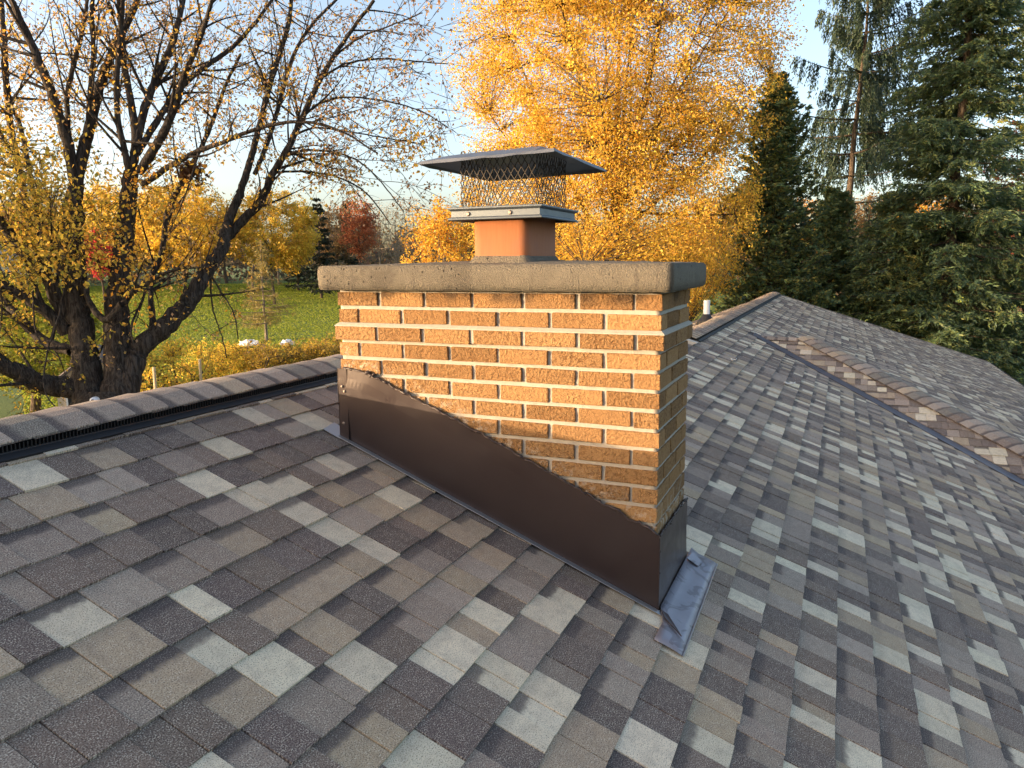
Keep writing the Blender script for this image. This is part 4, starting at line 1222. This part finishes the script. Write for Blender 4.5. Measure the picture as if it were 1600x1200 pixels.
# ---- middle distance, left
YCOL = [YEL, GOLD, (.66, .50, .07)]
broadleaf('yellow_tree', 'bright yellow tree behind the right fork of the maple', 'tree', foot(295, 80), 13, [((0, 0, 8.4), (6.2, 4.4, 4.6))], 400, 50, .27, YCOL, [.4, .4, .2], 71, trunk_r=.15, csize=.75, twig=.014)
broadleaf('yellow_tree', 'golden tree left of the crown slab, lawn below it', 'tree', foot(432, 82), 12.5, [((0, 0, 8.0), (5.6, 4.2, 4.2)), ((2.8, 0, 6.0), (2.6, 2.4, 2.2))], 380, 48, .27, YCOL, [.35, .4, .25], 72, trunk_r=.14, csize=.75, twig=.014)
broadleaf('yellow_tree', 'yellow tree seen between the two maple stems', 'tree', foot(185, 84), 12.6, [((0, 0, 7.6), (6.0, 4.4, 4.6))], 340, 46, .28, YCOL, [.4, .3, .3], 73, trunk_r=.15, csize=.8, twig=.014)
broadleaf('yellow_tree', 'orange-gold young tree left of the clay flue', 'tree', foot(688, 40), 9.0, [((0, 0, 5.4), (2.0, 2.0, 3.2)), ((.4, 0, 7.6), (1.5, 1.5, 1.5))], 230, 40, .15, [GOLD, ORG, YEL], [.45, .3, .25], 74, mat=M_BARKP, trunk_r=.1, csize=.6, twig=.012)
broadleaf('yellow_bush', 'rounded golden bush between golden tree and rain cap', 'bush', foot(770, 42), 6.8, [((0, 0, 4.0), (2.2, 2.2, 2.6))], 150, 40, .15, [GOLD, ORG, BRN_L], [.4, .35, .25], 75, trunk_r=.09, csize=.6)
broadleaf('green_tree', 'olive green leafy tree low at the left, behind the low maple limb', 'tree', foot(38, 27), 5.6, [((0, 0, 3.2), (3.0, 2.4, 1.9)), ((-.6, 0, 4.6), (1.8, 1.6, 1.2))], 300, 48, .13, [(.22, .26, .03), (.30, .33, .04), (.40, .36, .05)], [.4, .35, .25], 76, trunk_r=.16, csize=.6)
broadleaf('red_tree', 'small crimson tree seen between the maple stems', 'tree', foot(168, 78), 7.6, [((0, 0, 5.4), (1.6, 1.6, 2.4))], 90, 32, .22, [(.60, .05, .06), (.48, .04, .05)], [.6, .4], 77, trunk_r=.1, csize=.7)
broadleaf('red_tree', 'rust red tree in the far wood, left of the flue', 'tree', foot(568, 92), 12.0, [((0, 0, 8.0), (2.1, 2.0, 3.6))], 130, 32, .28, [(.42, .14, .06), (.34, .10, .05), (.45, .20, .09)], [.45, .3, .25], 78, trunk_r=.14, csize=.9)
# young larch on the lawn
lc = foot(415, 57)
conifer('larch_tree', 'young half-bare larch standing alone on the lawn', lc, 7.6, lambda h: 2.6 * (1 - h) ** .6, 81,
        [(.30, .24, .08), (.36, .27, .07), (.22, .2, .08)], [.4, .3, .3], 20, 5, .05, .6, .25, (.17, .028), .16, .13, .2, 15, 9, mat=M_BARKP)
# far tree line
rt = np.random.default_rng(90)
far = [(470, 96, 'fir'), (505, 88, 'fir'), (530, 100, 'oak'), (548, 104, 'fir'), (600, 98, 'bare'), (625, 90, 'bare'), (650, 100, 'bare'), (700, 104, 'bare'), (440, 104, 'bare'), (400, 98, 'bare'), (360, 108, 'oak'), (320, 100, 'bare'), (270, 104, 'oak'), (225, 98, 'bare'), (120, 102, 'oak'), (60, 96, 'gold'), (15, 100, 'oak'), (-40, 98, 'gold'), (750, 100, 'oak'), (1090, 84, 'gold'), (1150, 92, 'oak'), (1240, 90, 'gold'), (1340, 96, 'oak'), (1430, 90, 'gold'), (1540, 94, 'oak'), (1650, 92, 'oak')]
names = {470: 'dark fir in the far wood, leftmost of three behind the lawn', 505: 'dark fir in the far wood just left of the crown slab edge', 548: 'dark fir in the far wood close to the rust red tree'}
for px, t, k in far:
    sd = int(px * 7 + 13000)
    if k == 'fir':
        conifer('fir_tree', names[px], foot(px, t), rt.uniform(10.5, 12.5), lambda h: 2.6 * (1 - h) ** .7, sd, [(.03, .045, .03), (.045, .055, .03)], [.6, .4], 20, 6, .1, .8, .1, (.42, .14), .08, .16, .2, 7, 4)
    elif k == 'bare':
        broadleaf('bare_tree', None, 'tree', foot(px, t), rt.uniform(9.5, 12.5), [((0, 0, 8.0), (2.6, 2.4, 3.8))], 110, 4, .2, [(.34, .24, .12), (.4, .26, .1)], [.5, .5], sd, mat=M_BARKP, trunk_r=.14, csize=1.0, twig=.03, limbs=16)
    else:
        cc = [(.24, .15, .07), (.30, .2, .08), (.18, .13, .07)] if k == 'oak' else [GOLD, ORG, BRN_L]
        broadleaf('autumn_tree', None, 'tree', foot(px, t), rt.uniform(9, 12.5), [((0, 0, 7.2), (3.6, 3.2, 3.6))], 150, 30, .3, cc, [.4, .35, .25], sd, trunk_r=.2, csize=1.0, twig=.03)
ORD = ['first', 'second', 'third', 'fourth', 'fifth', 'sixth', 'seventh', 'eighth', 'ninth', 'tenth', 'eleventh', 'twelfth']
for kind, nm in (('bare_tree', 'bare grey-brown tree'), ('autumn_tree', 'autumn-coloured tree')):
    for side in ('left of the chimney', 'beyond the spruces'):
        L_ = [(project(np.array(o.location))[0], o.name) for o in COL.objects if o.parent is None and o.name.split('.')[0] == kind and (project(np.array(o.location))[0] < 760) == (side[0] == 'l')]
        for q, (_, on) in enumerate(sorted(L_)):
            tag(bpy.data.objects[on], f'{nm} in the far line {side}, {ORD[q]} from the left', 'tree', f'{nm}s in the far tree line {side}')

# unseen trees added south of the house to block the low sky glow
for q, (x, y) in enumerate(((-17, -29), (-8, -27), (2, -29), (12, -27), (22, -25))):
    broadleaf('shade_tree', f'added russet tree screening low sky glow south of the house, {ORD[q]} from the west', 'tree', np.array([x, y, GROUND]), 12.5, [((0, 0, 7.4), (4.8, 4.2, 4.8))], 170, 30, .36, [(.24, .15, .07), (.30, .2, .08), (.18, .13, .07)], [.4, .35, .25], 300 + q, trunk_r=.28, csize=1.1, twig=.03, group='added trees screening sky glow south of the house')

# distant wood as one mass
def woodland():
    rng = np.random.default_rng(99); lv = Leaves(); n = 42000
    az = rng.uniform(-1.35, .85, n)
    R = rng.uniform(118, 165, n); x = CAM[0] + np.sin(az) * R; y = CAM[1] + np.cos(az) * R
    H = 9.0 + 2.4 * np.sin(az * 37) + 1.6 * np.sin(az * 91 + 1) + 1.2 * np.sin(az * 203 + 2)
    z = ground_z(x, y) + H * rng.uniform(0, 1, n) ** .8
    col = blend([(.15, .11, .075), (.20, .15, .09), (.09, .085, .06), (.27, .17, .07)], [.32, .26, .32, .1], n, rng, .25)
    lv.add(np.stack([x, y, z], 1), rng.normal(0, 1, (n, 3)), rng.uniform(.5, 1.1, n), rng.uniform(.35, .8, n), col)
    o = lv.build('far_woodland', M_LEAF, None, rng); tag(o, 'brown mass of distant autumn woodland beyond the lawn', 'woodland', kind='stuff')
woodland()

# lawn grass as blades
def lawn():
    rng = np.random.default_rng(100); lv = Leaves(); n = 210000
    az = np.where(rng.random(n) < .85, rng.uniform(-1.0, -.38, n), rng.uniform(-.38, .45, n)); R = 18 + 95 * rng.uniform(0, 1, n) ** 1.1
    x = CAM[0] + np.sin(az) * R; y = CAM[1] + np.cos(az) * R
    keep = ~((x > -6.5) & (x < 6.5) & (y < 25)); x, y, R = x[keep], y[keep], R[keep]; n = len(x)
    z = ground_z(x, y); s = .045 + R * .0010
    col = blend([(.26, .32, .037), (.30, .345, .04), (.22, .28, .037), (.33, .34, .055)], [.35, .3, .2, .15], n, rng, .07)
    d = np.stack([rng.normal(0, .4, n), rng.normal(0, .4, n), np.ones(n)], 1)
    lv.add(np.stack([x, y, z + s * .25], 1), d, s, s * 1.5, col)
    o = lv.build('lawn_grass', M_GRASS, None, rng, .1); tag(o, 'sunlit green lawn grass beyond the house', 'grass', kind='stuff')
lawn()

# ---- vine shrubs, posts and small things behind the ridge
def shrub(name, label, cat, px, t, h, r, cols, wts, seed, n=70, group=None, ls=.10):
    return broadleaf(name, label, cat, foot(px, t), h, [((0, 0, h * .62), (r, r, h * .42))], n, 34, ls, cols, wts, seed, trunk_r=.05, fork=.3, csize=.4, limbs=7, group=group, twig=.012)
shr = [(228, 24, 2.5, 1.2, 'bright yellow leafy shrub just right of the maple trunk', 0), (275, 27, 3.0, 1.4, 'yellow shrub beneath the right maple limb, left of the post', 0), (318, 33, 2.3, 1.2, 'yellow shrub right behind the wooden vine post', 0),
       (355, 36, 1.9, 1.2, 'golden vine shrub in front of the lone larch, left side', 0), (392, 38, 1.7, 1.3, 'brownish vine shrub below the lone larch', 1), (430, 36, 1.7, 1.3, 'brownish vine shrub just right of the larch trunk', 1),
       (465, 38, 1.8, 1.4, 'tangled brown and gold vine shrub midway to the chimney', 1), (500, 37, 1.9, 1.4, 'gold-brown vine shrub next to the chimney shoulder', 1), (532, 39, 2.0, 1.4, 'vine shrub half hidden by the chimney', 1)]
for i, (px, t, h, r, lab, k) in enumerate(shr):
    shrub('vine_shrub' if k else 'yellow_shrub', lab, 'shrub', px, t, h, r, [(.45, .33, .07), (.30, .2, .06), (.6, .4, .05)] if k else [YEL, GOLD, (.5, .45, .06)], [.4, .3, .3], 120 + i, 90, 'shrubs along the vine row', .11)
M_POST = plain('post_wood', (.52, .42, .27), .8, 0, .2, 20)
for px, py, t, lab in ((308, 562, 25, 'pale wooden post in front of yellow shrubs'), (235, 575, 21.5, 'pale wooden post right beside the maple trunk')):
    f = foot(px, t); b = MB(); topz = at(px, py, t)[2]
    b.tube([f, [f[0], f[1], (f[2] + topz) / 2], [f[0] + .02, f[1], topz]], [.055, .05, .045], 8)
    p = b.build('wooden_post', M_POST); tag(p, lab, 'post', 'posts of the vine row')
# white covers in the field
M_COVER = plain('white_cover', (.72, .72, .70), .6, 0, .06, 3)
for px, t, w, lab in ((388, 52, .8, 'white sheet-covered heap at the lawn edge below the larch'), (448, 52, .4, 'small white covered heap right of the larch trunk')):
    f = foot(px, t); rng = np.random.default_rng(px); bm = bmesh.new(); bmesh.ops.create_icosphere(bm, subdivisions=3, radius=1)
    for v in bm.verts:
        q = 1 + .16 * math.sin(v.co.x * 5 + px) * math.sin(v.co.y * 4) + .14 * rng.normal()
        v.co = Vector((v.co.x * w * q, v.co.y * .5 * q, max(-.05, v.co.z * .3 * q)))
    me = bpy.data.meshes.new('covered_heap'); bm.to_mesh(me); bm.free(); o = link('covered_heap', me, M_COVER); o.location = f + np.array([0, 0, .3]); tag(o, lab, 'covered heap')
# shed
def gable_house(name, label, base, yaw, w, d, h, rise, wall, roofm, win, cat):
    e = empty(name, base); tag(e, label, cat); e.rotation_euler = (0, 0, yaw)
    def mk(nm, mb, mat, par=e):
        me = bpy.data.meshes.new(nm); me.from_pydata(mb.v, [], mb.f); me.materials.append(mat)
        o = bpy.data.objects.new(nm, me); COL.objects.link(o); o.parent = par; return o
    b = MB(); b.prism([(-w / 2, 0, 0), (w / 2, 0, 0), (w / 2, 0, h), (0, 0, h + rise), (-w / 2, 0, h)][::1], (0, d, 0)); wl_ = mk('wall', b, wall)
    for s in (-1, 1):
        b = MB(); k = rise / (w / 2)
        b.prism([(0, -.25, h + rise + .02), (s * (w / 2 + .25), -.25, h - .25 * k + .02), (s * (w / 2 + .25), d + .25, h - .25 * k + .02), (0, d + .25, h + rise + .02)], (0, 0, .1)); mk('roof_slope', b, roofm)
    for (x, z, ww, hh) in win:
        b = MB(); b.box((x - ww / 2, -.03, z), (x + ww / 2, .02, z + hh)); f = mk('window', b, M_RUBBER)
        b = MB()
        for q in (x - ww / 2 - .05, x + ww / 2): b.box((q, -.06, z - .05), (q + .05, -.005, z + hh + .05))
        b.box((x - ww / 2, -.06, z + hh), (x + ww / 2, -.005, z + hh + .05)); b.box((x - ww / 2, -.06, z - .05), (x + ww / 2, -.005, z)); 
        mk('window_frame', b, M_PVC, f)
    return e
M_BEIGE = plain('shed_siding', (.55, .46, .36), .8); M_SROOF = plain('shed_roof', (.13, .11, .10), .9); M_GREYW = plain('grey_siding', (.38, .42, .47), .8)
sh = foot(138, 24)
gable_house('garden_shed', 'beige garden shed with dark window behind the maple trunk', sh, math.radians(47), 2.1, 2.6, 2.1, .8, M_BEIGE, M_SROOF, [(-.66, .95, .2, .85)], 'shed')
gable_house('grey_house', 'pale grey gabled house far away at the left edge', foot(6, 88), math.radians(56), 6.5, 8, 3.6, 2.4, M_GREYW, M_SROOF, [(-1.2, 1.2, 1, 1.2), (1.2, 1.2, 1, 1.2)], 'house')
# parked van in the far wood
def van():
    f = foot(592, 88); e = empty('parked_van', f); tag(e, 'white van parked in the shade of the far wood', 'van'); e.rotation_euler = (0, 0, math.radians(34))
    def mk(nm, b, mat, par=e):
        me = bpy.data.meshes.new(nm); me.from_pydata(b.v, [], b.f); me.materials.append(mat); o = bpy.data.objects.new(nm, me); COL.objects.link(o); o.parent = par; return o
    b = MB(); b.prism([(-2.3, -.9, .4), (2.3, -.9, .4), (2.4, -.9, 1.0), (1.7, -.9, 1.25), (1.0, -.9, 2.0), (-2.3, -.9, 2.05)], (0, 1.8, 0)); mk('body', b, M_PVC)
    b = MB(); b.prism([(.95, -.92, 1.25), (1.5, -.92, 1.25), (.95, -.92, 1.85)], (0, .01, 0)); mk('side_window', b, M_RUBBER)
    b = MB(); b.prism([(-.9, -.92, 1.25), (.8, -.92, 1.25), (.8, -.92, 1.85), (-.9, -.92, 1.85)], (0, .01, 0)); mk('side_window', b, M_RUBBER)
    for x in (-1.4, 1.5):
        for y in (-.92, .78):
            b = MB(); b.tube([(x, y, .35), (x, y + .16, .35)], .35, 14); mk('wheel', b, M_RUBBER)
van()
# small white fixture on the trunk
p = at(150, 626, 11.35); b = MB()
b.tube([p + [0, 0, 0], p - CF * .05, p - CF * .1, p - CF * .13], [.065, .06, .045, .02], 12)
fx = empty('white_fixture', p); tag(fx, 'small white rounded fixture low on the maple trunk by the ridge', 'fixture')
b.build('housing', M_PVC, fx, True)
b = MB(); q = p - CF * .125 + CR * .02; b.tube([q, q - CF * .012], .022, 10); b.build('dark_opening', M_RUBBER, fx)
# pale leaves fallen on the far slope
M_PALELEAF = plain('pale_leaf', (.75, .73, .68), .7, 0, .1)
for (x, y, lab) in ((1.419, 5.51, 'pale curled dry leaf lying on shingles near the valley'), (.861, 5.516, 'tiny pale leaf scrap on shingles near the far ridge')):
    c = on_roof(x, y, .02); b = MB(); P = np.zeros((7, 4, 3)); s = .055 if x > 1 else .03
    for i in range(7):
        for j in range(4):
            a = (i - 3) / 3; w_ = (1 - a * a) ** .6 + .05
            P[i, j] = c + np.array([a * s, (j - 1.5) / 1.5 * s * .6 * w_, .018 * a * a + .012 * abs(j - 1.5) + .004 * math.sin(7 * a)])
    b.grid(P); tag(b.build('fallen_leaf', M_PALELEAF, None, True, solid=.001), lab, 'leaf')
